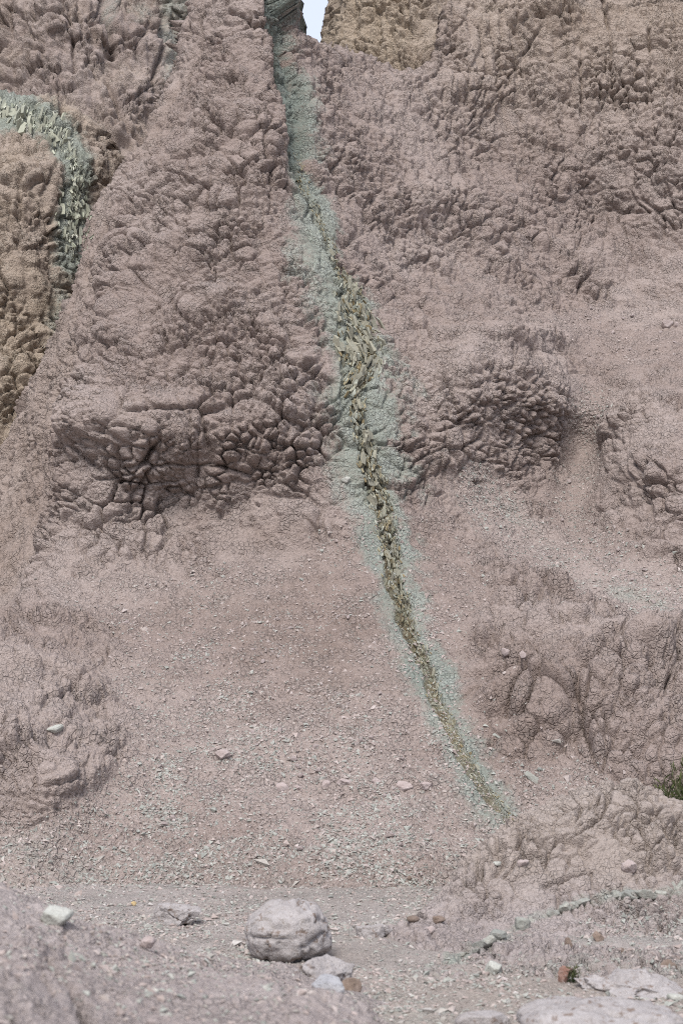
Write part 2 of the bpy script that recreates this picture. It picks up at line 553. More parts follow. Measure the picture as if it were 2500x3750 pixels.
# zones of rills: the smooth left flank and the tall right wall
sil_d, _ = poly_d(PX, PY, [(700,0),(655,143),(585,303),(530,462),(422,560),(370,638),(325,781),(285,940),(222,1116),(172,1243)])
flank2 = (1 - sstep(35, 120, sil_d + wob)) * sstep(150, 350, PY)
flank = sstep(0, 90, np.interp(PY, [900,1250,1400,1700,2000,2150], [240,330,330,260,190,110]) - PX) * sstep(600, 1000, PY) * (1 - sstep(2120, 2300, PY)) * lumpy
flank = np.maximum(flank, .8 * flank2 * lumpy)
rightside = sstep(1250, 1500, PX - .12 * (PY - 600)) * (1 - sstep(1100, 1500, PY)) * lumpy
lower_r = sstep(.3, .6, blob(PX, PY, 2180, 2400, 500, 470))
cobble = sstep(.2, .7, blob(PX, PY, 800, 1500, 520, 260))

crk = (1 - .35 * sstep(.45, .9, N0[..., 2])).ravel().astype(F)
r1 = rock_relief(flat, 100, fine=1.0, crk=crk).reshape(sh)
rl_r = rock_relief(flat, 500, big=.9, mid=1., small=1., fine=1., rill=1.15, rill_dir=(1.0, .7, .28), crk=crk).reshape(sh)
sc_n = noise(flat, .045, 61, 2).reshape(sh) * .010 + noise(flat, .35, 62, 3).reshape(sh) * .035 + noise(flat, (1.6, 1.2, .5), 63, 2).reshape(sh) * .06
f1, g, r = vor(flat, .075, 64)
sc_n += (.022 * (r - .5) - .02 * f1).reshape(sh)
f1, g, r = vor(flat, .035, 65)
sc_n += (.012 * (r - .5) - .010 * f1).reshape(sh) + noise(flat, (.9, .6, .3), 66, 3).reshape(sh) * .05
wr = np.clip(.9 * flank + .75 * rightside, 0, 1)
vein_soft = np.clip(halo * (1 - sstep(-40, 260, 700 - PY)), 0, 1) * .75
amp = (1 + .25 * cobble) * (1 - vein_soft * .72) * (1 - .6 * flank) * (1 - .08 * rightside) * (1 - .15 * sstep(.25, .75, N0[..., 2])) * (1 + .9 * sstep(.3, .6, blob(PX, PY, 2180, 2400, 500, 470)) + .5 * sstep(2200, 2400, PY) * (1 - sstep(400, 700, PX)))
D = lumpy * amp * (r1 * (1 - wr) + rl_r * wr) + scree * sc_n

# particular bulges, shelves and clefts
BUMPS = [(1900,60,120,90,.22),(2060,30,80,70,.18),(2250,250,90,120,.12),(1950,330,120,60,.14),(2120,420,60,140,.12),(1730,180,80,110,.12),(2400,120,120,140,.12),(2330,520,90,80,.12),(2420,420,40,40,.1),(2080,620,200,40,.10),(2300,700,160,40,.08),(1800,1232,210,24,.10),(1790,1290,210,26,-.05),(1620,1560,40,120,.08),(2230,1560,50,90,.10),(600,1570,330,150,.22),(1050,1520,160,180,.12),(560,1850,360,60,-.07),(1700,1800,200,60,-.06),(330,1560,110,160,.15),(470,800,160,200,.12),(560,1560,120,90,.20),(420,1610,110,70,.14),(690,1600,70,110,.12),(1000,1560,110,150,.12),(850,1620,70,110,.10),(330,1680,60,60,-.05),
 (960,500,90,70,.16),(1010,430,60,60,.10),(940,640,90,110,.10),(830,430,120,60,.08),(1130,1150,80,40,.06),(1160,1830,60,50,.04),
 (1740,1400,170,130,.10),(1730,1330,60,50,.12),(1600,1180,170,40,.10),(1900,1240,160,50,.14),(2230,900,120,60,.16),(2180,960,60,40,.10),(1660,310,120,60,.18),(1560,760,140,80,.14),(1600,740,60,40,.10),
 (2350,1620,130,170,.16),(2150,2290,160,90,.10),(2400,2330,150,80,.16),(1980,2250,90,60,.10),(2330,2500,140,120,.14),(2480,2620,120,120,.12),(330,2790,130,45,.07),(80,2480,150,90,.12),(200,2320,170,80,.09),
 (1100,2868,60,22,.05),(1190,2862,50,20,.05),(1270,2855,60,20,.05),(1470,2862,55,20,.06),(1560,2868,40,18,.06),(1350,2910,200,22,-.06),(800,2770,26,18,.05),(1700,1290,60,40,.10)]
for cx, cy, rx, ry, h in BUMPS:
    D += h * blob(PX + wob * .3, PY + wob * .3, cx, cy, rx, ry)
CLEFTS = [([(1800,30),(1850,110),(1900,140)], 7, .14), ([(2210,-20),(2225,60),(2230,200),(2245,420)], 6, .16), ([(2110,110),(2125,260),(2120,430)], 6, .12), ([(1990,110),(1960,170),(1870,240)], 6, .12), ([(2360,-20),(2380,120),(2370,300),(2400,480)], 6, .12), ([(1720,-40),(1740,160),(1800,330),(1880,420)], 6, .12), ([(2040,420),(2060,560),(2030,700)], 6, .1), ([(2460,60),(2470,300),(2455,520)], 6, .1), ([(762,-60),(752,60),(728,150),(705,215),(690,290),(650,390)], 6, .4),
 ([(722,300),(735,400),(752,470),(740,560),(760,640)], 5, .09),
 ([(590,1610),(566,1650),(530,1690),(470,1720)], 9, .20), ([(480,1420),(484,1500),(478,1570)], 6, .16),
 ([(330,1655),(352,1700),(382,1735)], 12, .25), ([(732,1500),(728,1600),(742,1800)], 6, .12), ([(850,1430),(852,1500),(848,1590)], 6, .10),
 ([(860,1745),(900,1770),(960,1740)], 7, .08), ([(1090,1690),(1050,1750)], 10, .10), ([(1235,690),(1242,735),(1250,770)], 7, .22), ([(1335,925),(1340,955)], 7, .25), ([(1210,240),(1214,290),(1228,350)], 8, .20),
 ([(1008,-40),(1010,110),(1014,250),(1040,300)], 8, .16), ([(1020,300),(1050,420),(1072,520),(1070,660)], 12, .14),
 ([(1680,1640),(1700,1690)], 8, .20), ([(1875,1700),(1880,1730)], 7, .18), ([(1740,1760),(1770,1765)], 8, .16), ([(1530,820),(1580,860)], 6, .08),
 ([(1640,120),(1668,230),(1700,300)], 7, .10), ([(1600,1262),(1720,1240),(1850,1262),(2000,1300)], 7, .12), ([(1560,1300),(1640,1420),(1690,1560)], 7, .12), ([(1850,1330),(1900,1450),(1880,1600)], 7, .12), ([(1980,1350),(2010,1480),(1960,1640)], 7, .12), ([(1700,2080),(1830,2200),(1960,2230)], 7, .08), ([(2020,2330),(2200,2380),(2330,2360),(2420,2420)], 6, .06), ([(2180,2420),(2220,2560),(2330,2600)], 6, .05), ([(2370,2440),(2420,2560),(2380,2700)], 6, .05), ([(1930,2360),(1980,2480),(2060,2560)], 6, .08),
 ([(1780,1500),(1760,1600),(1690,1660)], 7, .10), ([(2350,1500),(2380,1620)], 6, .08), ([(1800,2320),(1920,2325),(2000,2310)], 6, .07), ([(2060,2700),(2160,2640),(2330,2600)], 6, .07),
 ([(60,2830),(150,2790)], 8, .08), ([(1240,1200),(1246,1330),(1250,1480),(1300,1560)], 9, .10), ([(1352,1600),(1370,1720),(1460,1900),(1440,2000)], 7, .07)]
dark = np.zeros(sh)
for pts, w, h in CLEFTS:
    dd, fr = poly_d(PX + jit * 14 + ns * 20, PY + jit * 12, pts)
    D -= h * np.exp(-(dd / (w * .8)) ** 2) * (.3 + .7 * np.sin(np.pi * np.clip(fr, .04, .96))) * (.45 + .8 * sstep(-.3, .3, jit))
# rough broken core of the vein, set back a little in the upper part
f1, g, r = vor(flat * np.array([1, 1, .35], F), .055, 68)
D += core * ((.13 * (r - .4) - .05 * (1 - sstep(0, .2, g))).reshape(sh) * sstep(-100, 300, 2500 - PY) - .05)
slot = (1 - sstep(.5, 1.2, np.abs(vdx - 14) / 48)) * (1 - sstep(450, 800, PY))
D -= .28 * slot
st = flat * np.array([1, .5, .10], F)
D += flank * (.10 * noise(st, .085, 91, 2) + .10 * noise(st, .26, 92, 2) - .12 * np.clip(noise(st, .05, 93) - .35, 0, 1)).reshape(sh)
dd, fr = poly_d(PX + wob * .4, PY, [(470,1050),(420,1250),(350,1560),(300,1760),(215,1980)])
D += .16 * np.exp(-(dd / 70) ** 2)
dd, fr = poly_d(PX + wob * .5, PY, [(2190,1330),(2150,1560),(2095,1820),(2130,1960)])
D -= .17 * np.exp(-(dd / 75) ** 2) * (.4 + .6 * np.sin(np.pi * fr))
edge_fade = sstep(0, 200, PX + 560) * (1 - sstep(2900, 3300, PX))
P1 = P0 + N0 * (D * edge_fade)[..., None]

tint = np.zeros(sh + (4,), F)
up_green = np.clip(halo, 0, 1) * np.interp(PY, [0, 700, 1300, 2200, 2900, 3200], [.8, .85, .9, .8, .75, .3])
tint[..., 0] = np.clip(up_green + .55 * chips * sstep(-.2, .4, ns) + .26 * fan * sstep(0, 500, PY - 2800 + wob) + .14 * fan * sstep(.0, .5, ns), 0, 1)
tint[..., 1] = core * np.interp(PY, [0, 500, 900, 1100, 1400, 1700, 2000, 2600, 3050], [.3, .4, .35, .25, .25, .5, .7, .75, .6])
tint[..., 2] = np.clip(.42 * (1 - sstep(0, 800, PY + 60 + wob)) * sstep(1450, 1800, PX) + .12 * flank, 0, 1)
warm = .40 * fan * sstep(-150, 500, 2900 - PY) + .35 * flank + .5 * blob(PX, PY, 1720, 1900, 90, 180) + .45 * blob(PX, PY, 1050, 1960, 300, 60) + .3 * blob(PX, PY, 1150, 2350, 330, 160) + .25 * blob(PX, PY, 600, 3000, 400, 120)
warm = warm + .6 * blob(PX, PY, 1900, 2760, 260, 280) + .3 * blob(PX, PY, 1330, 1250, 60, 200)
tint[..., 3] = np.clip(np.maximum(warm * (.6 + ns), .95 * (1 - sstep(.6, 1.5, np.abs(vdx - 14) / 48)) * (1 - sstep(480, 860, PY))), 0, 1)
cliff = grid_obj('cliff', P1, tint, M_CLIFF, True)
cliff['kind'] = 'structure'
SHEETS = [P1]
S_SPUR = dict(P=P1, N=N0, PX=PX, PY=PY, scree=scree, fan=fan, chips=chips, gully=gully, ledge=ledge, core=core, halo=halo, ns=ns)

# ------------------------------------------------------------------ 2. the wall behind on the right
WALL = [(2000,-200,27),(2500,-100,27),(2600,300,26.6),(2100,400,26.4),(1150,-280,27.6),(1200,0,26.8),(1300,100,26.4),(1420,150,26.0),(1550,200,25.3),(1700,200,25.6),(1700,-200,26.3),(2500,900,26.2),(2000,900,26.2),(1600,350,25.0),(1400,400,25.6),(1200,400,26.4),(1700,800,25.8),(1300,900,26.2)]
X, Y, Z = wall_sheet(WALL, [(-300,26),(200,25.2),(1100,23.6)], -260, 1000, 4.6, 1130, 2780, 4.8, [900, 1000, 1060, 2860,3000,3300,4000,5000,7000,10000], 2, clampx=(1130, 2850))
xe = edge_of([(1280,-250,26.8),(1252,-10,26.8),(1240,35,26.8),(1218,88,26.8),(1200,128,26.8),(1186,400,26.8)])(Z)
Y += np.minimum(7 * softplus(xe - X, .05), 25)
P0 = np.stack([X, Y, Z], -1)
PX, PY = pix(P0)
sh = X.shape
flat = P0.reshape(-1, 3).astype(F)
N0 = normals(P0)
N0[(N0 * (np.array([0, 0, 1.5]) - P0)).sum(-1) < 0] *= -1
D = rock_relief(flat, 700, big=1.1, mid=.85, small=.85, fine=1., rill=.8, rill_dir=(1., .8, .2), cw=1.5).reshape(sh)
n7 = noise(flat, 1.2, 71, 3).reshape(sh)
for cx, cy, rx, ry, h in [(1900,60,120,90,.25),(2060,30,80,70,.2),(2250,250,90,120,.12),(1950,330,120,60,.15),(2120,420,60,140,.15),(1700,160,120,90,.15),(2400,120,120,140,.12),(2330,520,90,80,.12),(2420,420,40,40,.1)]:
    D += h * blob(PX + 40 * n7, PY + 40 * n7, cx, cy, rx, ry)
for pts, w, h in [([(1800,30),(1850,110),(1900,140)], 7, .14), ([(2210,-20),(2225,60),(2230,200),(2245,420)], 7, .16), ([(2110,110),(2125,260),(2120,430)], 6, .12), ([(1990,110),(1960,170),(1870,240)], 7, .12), ([(2360,-20),(2380,120),(2370,300),(2400,480)], 7, .12), ([(1480,-30),(1500,60),(1475,140)], 6, .10)]:
    dd, fr = poly_d(PX + 14 * n7, PY, pts)
    D -= h * np.exp(-(dd / w) ** 2)
P1 = P0 + N0 * D[..., None]
tint = np.zeros(sh + (4,), F)
tint[..., 2] = np.clip(.55 * (1 - sstep(1380, 1750, PX + 60 * n7)) + .34 * (1 - sstep(250, 900, PY)), 0, 1)  # tan rock; towards the left, warm bounced sunlight is put into the tint too
tint[..., 3] = np.clip(.5 * n7 - .15, 0, .4)
wall = grid_obj('rock_wall', P1, tint, M_CLIFF, True)
wall['kind'] = 'structure'
SHEETS.append(P1)

# ------------------------------------------------------------------ 3. the hill with the second vein, left of the spur
HILL = [(-250,340,26.3),(0,350,26.0),(150,360,25.9),(280,410,25.9),(380,520,26.0),(450,600,26.3),(100,470,25.3),(0,520,25.0),(220,520,25.3),(300,640,25.0),(180,600,24.6),(60,620,24.5),(350,760,25.3),(290,860,24.9),(200,800,24.4),(80,800,24.1),
        (-200,700,24.4),(280,1000,24.7),(150,1000,24.0),(40,1050,23.7),(-200,1050,23.9),(200,1250,24.1),(80,1300,23.4),(-100,1400,23.3),(50,1600,23.0),(-200,1700,22.7),(400,1000,25.5),(500,800,26.3),(400,1400,24.5)]
X, Y, Z = wall_sheet(HILL, [(200,26),(600,24.8),(1000,24.2),(1700,23)], 230, 1720, 4.8, -270, 520, 4.8, [-9000,-5000,-3000,-1800,-1000,-600,-400,600,760], 3, clampx=(-280, 560))
zc = edge_of([(-2000,260,26.3),(-260,350,26.3),(0,338,26.0),(80,352,25.9),(150,350,25.9),(230,372,25.9),(300,402,25.9),(345,440,25.9),(390,500,26.0),(402,545,26.1),(460,600,26.3),(600,640,26.5)], 'x')(X)
Y += np.minimum(4.5 * softplus(Z - zc, .06), 12)
P0 = np.stack([X, Y, Z], -1)
PX, PY = pix(P0)
sh = X.shape
flat = P0.reshape(-1, 3).astype(F)
N0 = normals(P0)
N0[(N0 * (np.array([0, 0, 1.5]) - P0)).sum(-1) < 0] *= -1
n7 = noise(flat, .6, 72, 4).reshape(sh)
HV = [(-60,400),(60,410),(150,450),(230,510),(275,580),(290,650),(280,760),(275,860),(272,950)]
hd, hf = poly_d(PX + 22 * n7, PY + 14 * n7, HV)
D = rock_relief(flat, 900, big=1.1, mid=.7, small=.9, fine=1., rill=.4, rill_dir=(1., .8, .3), cw=1.5).reshape(sh)
core_h = 1 - sstep(14, 44, hd)
f1, g, r = vor(flat * np.array([1, 1, .35], F), .065, 69)
D = D * (1 - .5 * core_h) + core_h * ((.10 * (r - .4) - .04 * (1 - sstep(0, .2, g))).reshape(sh))
for pts, w, h in [([(140,590),(90,640),(70,690)], 8, .15), ([(190,640),(160,700)], 7, .1), ([(250,700),(235,820),(240,900)], 8, .14), ([(60,880),(75,900)], 8, .16), ([(20,1180),(60,1250)], 8, .08)]:
    dd, fr = poly_d(PX, PY, pts)
    D -= h * np.exp(-(dd / w) ** 2)
P1 = P0 + N0 * D[..., None]
tint = np.zeros(sh + (4,), F)
tint[..., 0] = np.clip((1 - sstep(25, 95 + 25 * n7, hd)) * .85 + .5 * blob(PX, PY, 210, 1180, 50, 230, 8) + .25 * blob(PX, PY, 40, 420, 160, 60) + .12, 0, 1)
tint[..., 1] = .35 * core_h
tint[..., 2] = np.clip(.5 + .2 * sstep(600, 1200, PY) + .3 * n7, 0, .85)
tint[..., 3] = np.clip(.5 * n7 - .15, 0, .4)
hill = grid_obj('hill', P1, tint, M_CLIFF, True)
hill['kind'] = 'structure'
SHEETS.append(P1)
S_HILL = P1

# ------------------------------------------------------------------ 4. the far cliff in the upper left
BACK = [(-300,-300,37),(0,-200,36.5),(300,-200,37.5),(600,-200,37.0),(900,-200,38),(0,100,35.6),(200,0,35.4),(360,0,36.0),(430,50,37.0),(480,60,36.2),(560,50,36.4),(620,100,37.4),(680,50,37.2),(250,250,35.0),(420,250,35.4),(500,300,35.0),(580,200,35.8),
        (0,400,34.6),(300,450,34.2),(450,480,34.3),(560,450,35.0),(700,500,35.6),(-300,300,35.2),(200,650,33.6),(500,650,33.8),(900,400,37)]
X, Y, Z = wall_sheet(BACK, [(-300,37),(0,36),(600,34)], -360, 640, 5.2, -270, 880, 5.4, [-9000,-6000,-4000,-2500,-1500,-900,-600,-400,960,1010], 4, clampx=(-280, 900))
P0 = np.stack([X, Y, Z], -1)
PX, PY = pix(P0)
sh = X.shape
flat = P0.reshape(-1, 3).astype(F)
N0 = normals(P0)
N0[(N0 * (np.array([0, 0, 1.5]) - P0)).sum(-1) < 0] *= -1
n7 = noise(flat, 1.0, 73, 3).reshape(sh)
D = rock_relief(flat, 1100, big=1.7, mid=.8, small=1., fine=1.1, rill=1.5, rill_dir=(1., .8, .25), cw=1.6).reshape(sh)
for pts, w, h in [([(372,-20),(385,60),(400,120),(410,200)], 12, .5), ([(250,20),(262,150),(275,260)], 8, .2), ([(395,300),(440,400),(470,480)], 10, .3), ([(30,20),(36,130)], 8, .2), ([(600,60),(590,190),(560,300)], 9, .3)]:
    dd, fr = poly_d(PX + 12 * n7, PY, pts)
    D -= h * np.exp(-(dd / w) ** 2)
P1 = P0 + N0 * D[..., None]
tint = np.zeros(sh + (4,), F)
pale = sstep(570, 620, PX + 20 * n7) + .8 * blob(PX, PY, 520, 30, 60, 60)
tint[..., 0] = np.clip(.55 * pale + .45 * blob(PX, PY, 405, 40, 26, 80), 0, .7)
tint[..., 2] = np.clip(.1 + .4 * n7, 0, .5)
tint[..., 3] = np.clip(.5 * n7 - .15, 0, .4)
back = grid_obj('far_cliff', P1, tint, M_CLIFF, True)
back['kind'] = 'structure'
SHEETS.append(P1)

# ------------------------------------------------------------------ 5. the wash floor
FOUT = [-2.0e6,-3e5,-60000,-20000,-8000,-4000,-2200,-1200,-700,-450,-330,2830,2950,3200,3700,4700,6500,10000,22000,60000,3e5,2.0e6]
def floor_sheet(rows, px0, px1, xstep, outer, near=2.5, far=14.0):
    cols = (fan_cols(px0, px1, xstep, outer) - 1250) / 1250 * .24
    s = np.clip(rows, near, far)
    return cols[None] * s[:, None], np.repeat(rows[:, None], len(cols), 1)

rows = np.concatenate([[-600,-200,-60,-20,-6,0,1.5,2.5,3.5,4.5,5.2,5.8], 1.5 / np.tan(np.radians(np.linspace(13.6, 6.1, 250))), [14.5,15.5,18,25,40,80,200,600,1500]])
X, Y = floor_sheet(rows, -230, 2730, 5.6, FOUT)
inn = sstep(3, 6, Y) * (1 - sstep(15, 20, Y)) * (1 - sstep(4, 7, np.abs(X)))
Z = np.zeros_like(X)
flat = np.stack([X, Y, Z], -1).reshape(-1, 3).astype(F)
sh = X.shape
f1, g, r = vor(flat, (.07, .07, .07), 81)
f2, g2, r2 = vor(flat, (.03, .03, .03), 82)
Z = inn * (.06 * noise(flat, (1.4, 1.0, 1), 83, 3) + .020 * noise(flat, .22, 84, 3) + .008 * (r - .5) - .010 * f1 + .007 * (r2 - .5) - .006 * f2).reshape(sh)
Z += .05 * sstep(10.2, 12.5, Y) - .25 * sstep(13, 16, Y)
P1 = np.stack([X, Y, Z], -1)
PX, PY = pix(P1)
n7 = noise(flat, 1.1, 85, 3).reshape(sh)
tint = np.zeros(sh + (4,), F)
tint[..., 0] = np.clip(.26 + .25 * n7, 0, .6)
tint[..., 2] = .2 * (1 - sstep(8, 9.5, Y))
ground = grid_obj('ground', P1, tint, M_GROUND)
ground['kind'] = 'structure'
SHEETS.append(P1)
G_FLOOR = P1

# ------------------------------------------------------------------ 6. the knoll on the right and the bank on the left
def heap(name, ctrl, rows, px0, px1, xstep, seed, near, far, mat, rel, tintf, bumps=(), clefts=(), lam=2e-3):
    C = np.array(ctrl, float)
    cx, cy, cz = pt(C[:, 0], C[:, 1], C[:, 2])
    f = TPS(cx, cy, cz, lam)
    X, Y = floor_sheet(rows, px0, px1, xstep, [], near, far)
    Z = f(X, Y).astype(float)
    P0 = np.stack([X, Y, Z], -1)
    flat = P0.reshape(-1, 3).astype(F)
    N0 = normals(P0)
    N0[N0[..., 2] < 0] *= -1
    PX, PY = pix(P0)
    D = rel(flat).reshape(X.shape)
    n = noise(flat, .4, seed + 90, 3).reshape(X.shape)
    for bx, by, rx, ry, h in bumps:
        D += h * blob(PX + 14 * n, PY + 8 * n, bx, by, rx, ry)
    for pts, w, h in clefts:
        dd, _ = poly_d(PX + 10 * n, PY + 6 * n, pts)
        D -= h * np.exp(-(dd / w) ** 2)
    P1 = P0 + N0 * D[..., None]
    o = grid_obj(name, P1, tintf(PX, PY, n, X, Y, D), mat)
    o['kind'] = 'structure'
    SHEETS.append(P1)
    return o, P1

KNOLL = [(2900,3190,11.0),(3150,3300,10.7),(3450,3400,10.3),(2950,3400,9.8),(3300,3480,9.6),(1330,3440,9.9),(1480,3395,9.95),(1680,3290,10.3),(1780,3190,10.6),(1900,3020,11.0),(2050,2960,11.2),(2250,2905,11.4),(2330,2905,11.4),(2420,2955,11.3),(2550,3045,11.2),(2700,3100,11.1),
         (1850,3230,10.4),(2000,3180,10.5),(2250,3180,10.5),(2000,3080,10.8),(2250,3050,10.9),(2450,3100,10.9),(2450,3240,10.15),(2700,3250,10.1),(1700,3400,9.75),(1900,3380,9.75),(2200,3370,9.75),(2500,3370,9.75),(1500,3480,9.4),(1700,3500,9.2),(1950,3510,9.1),(2250,3500,9.1),(2500,3500,9.1),(2700,3480,9.15),
         (1600,3600,8.6),(2000,3600,8.55),(2400,3590,8.5),(2700,3590,8.5)]
KNOLL = [(a, b, 10.15 + (3390 - b) * .00235 if b < 3390 else (10.0 if b < 3450 else c)) for a, b, c in KNOLL]
_b = [(1.0,12.4,-.15),(1.6,12.6,-.1),(2.2,12.7,.12),(2.8,12.6,.1),(.4,11.2,-.25),(.2,10.2,-.22),(.9,11.6,-.1),(1.8,13.4,-.5),(2.8,13.4,-.4),(.2,9.2,-.15),(.9,8.3,-.22),(1.9,8.1,-.2),(3.0,8.1,-.2),(0,10.8,-.4)]
def _as_px(x, y, z):
    a, b = pix(np.array([x, y, z], float))
    return (float(a), float(b), y)
KNOLL += [_as_px(*q) for q in _b]
def knoll_tint(PX, PY, n, X, Y, D):
    t = np.zeros(X.shape + (4,), F)
    dd, _ = poly_d(PX + 10 * n, PY + 10 * n, [(1640,3530),(1760,3478),(1870,3425),(1960,3350),(2060,3325),(2200,3285),(2330,3272),(2500,3262)])
    t[..., 0] = .5 * (1 - sstep(8, 34, dd)) + .28 * sstep(.1, .6, blob(PX, PY, 2480, 3400, 260, 110) + .3 * n) + .3 * sstep(3480, 3560, PY + 30 * n)
    t[..., 2] = .28 * (1 - sstep(3130, 3360, PY + 60 * n))
    t[..., 3] = np.clip(.5 * n - .15, 0, .4)
    return t
rowsK = np.concatenate([np.linspace(7.9, 9.9, 90), np.linspace(9.91, 11.45, 200), np.linspace(11.48, 13.4, 24)])
knoll, P_KNOLL = heap('mound', KNOLL, rowsK, 1240, 3500, 3.9, 300, 2, 99, M_BANK,
    lambda p: .55 * rock_relief(p / .55, 1300, big=.15, mid=1.05, small=1.2, fine=.6, blocky=.7, crk=1.1, cw=1.2), knoll_tint,
    bumps=[(2150,3060,420,130,.06),(2260,3020,90,60,.05),(1960,3190,70,40,.05),(2130,3110,120,40,.06),(2420,3160,60,40,.05),(2000,3460,120,60,.05),(2140,3420,90,40,.05)],
    clefts=[([(2220,2920),(2212,2990),(2190,3030),(2120,3080),(1990,3110)], 6, .07), ([(2370,2930),(2400,3010),(2440,3080),(2500,3130)], 6, .06), ([(1990,3250),(2080,3220),(2160,3200)], 6, .06), ([(1900,3030),(1960,3110),(1980,3190)], 5, .05), ([(2290,3040),(2240,3090),(2300,3130),(2390,3120)], 5, .04)])

BANK = [(-300,3180,7.0),(0,3238,7.1),(60,3295,7.2),(200,3372,7.4),(400,3425,7.7),(700,3497,8.0),(950,3540,8.1),(-300,3450,5.5),(0,3450,5.7),(100,3500,5.5),(300,3520,6.0),(500,3560,6.0),(330,3650,5.0),(200,3600,5.0),(0,3640,4.6),(0,3750,4.1),(-300,3750,4.0),
        (700,3640,5.6),(700,3560,6.6),(1000,3620,6.2),(1000,3680,5.4),(1250,3665,5.55),(1330,3735,5.3),(600,3750,4.7),(1000,3760,4.7),(1250,3790,4.75)]
BANK += [_as_px(*q) for q in [(.45,5.4,-.05),(.5,6.2,-.08),(.35,7.0,-.03),(.2,7.8,-.02),(.6,4.4,0),(-.2,8.7,-.03),(-1.0,9.1,-.02),(-2.0,9.3,.0),(-3,9.0,.3),(-.2,9.6,-.2),(-1.2,9.9,-.2),(-2.2,10.2,-.2),(.9,6,-.3),(.9,8,-.3),(.9,4.5,-.2),(-1,3,.45),(.3,3,.3),(-2,3,.6),(-3,6,.8)]]
def bank_tint(PX, PY, n, X, Y, D):
    t = np.zeros(X.shape + (4,), F)
    t[..., 0] = np.clip(.22 * sstep(6.8, 8.4, Y + .6 * n), 0, 1)
    t[..., 3] = np.clip(.5 * n - .15, 0, .4)
    return t
rowsB = np.concatenate([np.linspace(3.0, 4.6, 40), np.linspace(4.62, 7.5, 200), np.linspace(7.515, 10, 110)])
bank, P_BANK = heap('bank', BANK, rowsB, -330, 1700, 5.6, 310, 2, 99, M_BANK,
    lambda p: .45 * rock_relief(p / .45, 1500, big=.5, mid=.6, small=.6, fine=.3, blocky=.5, crk=.35, cw=1.7), bank_tint,
    bumps=[(80,3560,90,50,.05),(60,3680,160,60,.07)], clefts=[([(170,3540),(200,3600),(260,3660),(330,3760)], 16, .12), ([(130,3650),(180,3690)], 10, .05)])

# ------------------------------------------------------------------ materials of loose things
def stone_mat(name, a, b, c=None, spots=None, scale=6., bump=.012, rand=0.):
    t = NT(name)
    co = t.n('ShaderNodeTexCoord').outputs['Object']
    def noi(sc, detail=4, rough=.6):
        nd = t.n('ShaderNodeTexNoise', i_Scale=sc, i_Detail=detail, i_Roughness=rough)
        t.l(co, nd.inputs[0])
        return nd.outputs[0]
    n1, n2, n3 = noi(scale, 5), noi(scale * 5, 4), noi(scale * 18, 3)
    col = t.mix(t.ramp(n1, .35, .65), a, b)
    if c:
        col = t.mix(t.math('MULTIPLY', t.ramp(n2, .5, .72), .7), col, c)
    if spots:
        col = t.mix(t.ramp(noi(scale * 2.2, 6, .7), .55, .63), col, spots)
    if rand:
        oi = t.n('ShaderNodeObjectInfo')
        col = t.mix(1.0, col, t.mix(oi.outputs['Random'], (1 - rand,) * 3, (1 + rand, 1 + rand * .9, 1 + rand * .7)), 'MULTIPLY')
    col = t.mix(.8, col, t.mix(t.ramp(n3, .3, .7), (.78, .77, .76), (1.12, 1.12, 1.12)), 'MULTIPLY')
    bs = t.n('ShaderNodeBsdfPrincipled', i_Roughness=.93)
    bs.inputs['Specular IOR Level'].default_value = .15
    t.l(col, bs.inputs['Base Color'])
    h = t.math('MULTIPLY_ADD', n2, 1.2, t.math('MULTIPLY', n3, .6))
    bp = t.n('ShaderNodeBump', i_Strength=.9, i_Distance=bump)
    t.l(h, bp.inputs['Height'])
    t.l(bp.outputs[0], bs.inputs['Normal'])
    out = t.n('ShaderNodeOutputMaterial')
    t.l(bs.outputs[0], out.inputs[0])
    return t.m


def tinted_mat(name, rough=.95, grain=60):
    """colour of each small piece comes from its own attribute"""
    t = NT(name)
    at = t.n('ShaderNodeAttribute', attribute_name='tint')
    co = t.n('ShaderNodeTexCoord').outputs['Object']
    nd = t.n('ShaderNodeTexNoise', i_Scale=grain, i_Detail=3)
    t.l(co, nd.inputs[0])
    c = t.mix(.7, at.outputs['Color'], t.mix(t.ramp(nd.outputs[0], .3, .7), (.8, .8, .8), (1.15, 1.15, 1.15)), 'MULTIPLY')
    bs = t.n('ShaderNodeBsdfPrincipled', i_Roughness=rough)
    bs.inputs['Specular IOR Level'].default_value = .15
    t.l(c, bs.inputs['Base Color'])
    out = t.n('ShaderNodeOutputMaterial')
    t.l(bs.outputs[0], out.inputs[0])
    return t.m


M_CHIP = tinted_mat('stone_chips')
M_SHALE = stone_mat('pale_shale', (.295, .30, .245), (.36, .345, .285), (.22, .20, .14), (.20, .155, .085), scale=9, bump=.006, rand=.2)
M_SHALE_Y = stone_mat('yellowish_shale', (.34, .355, .285), (.40, .405, .335), (.27, .28, .215), scale=8, bump=.006, rand=.2)
M_WHITE = stone_mat('whitish_limestone', (.335, .308, .298), (.385, .358, .348), (.27, .24, .222), (.20, .155, .13), scale=7)
M_PALE = stone_mat('pale_grey_stone', (.37, .375, .335), (.42, .415, .38), (.32, .315, .28), scale=6, bump=.006)
M_BROWN = stone_mat('brown_stone', (.185, .14, .112), (.25, .195, .165), (.145, .108, .088), scale=14, bump=.006, rand=.15)
M_RED = stone_mat('reddish_stone', (.24, .135, .105), (.30, .20, .165), (.38, .32, .29), scale=16, bump=.006)
M_PINKST = stone_mat('pinkish_mudstone', (.37, .305, .285), (.42, .36, .345), (.31, .25, .225), scale=9, bump=.008)
M_GREYB = stone_mat('blue_grey_stone', (.30, .30, .315), (.40, .395, .40), (.22, .215, .22), scale=9, bump=.008)
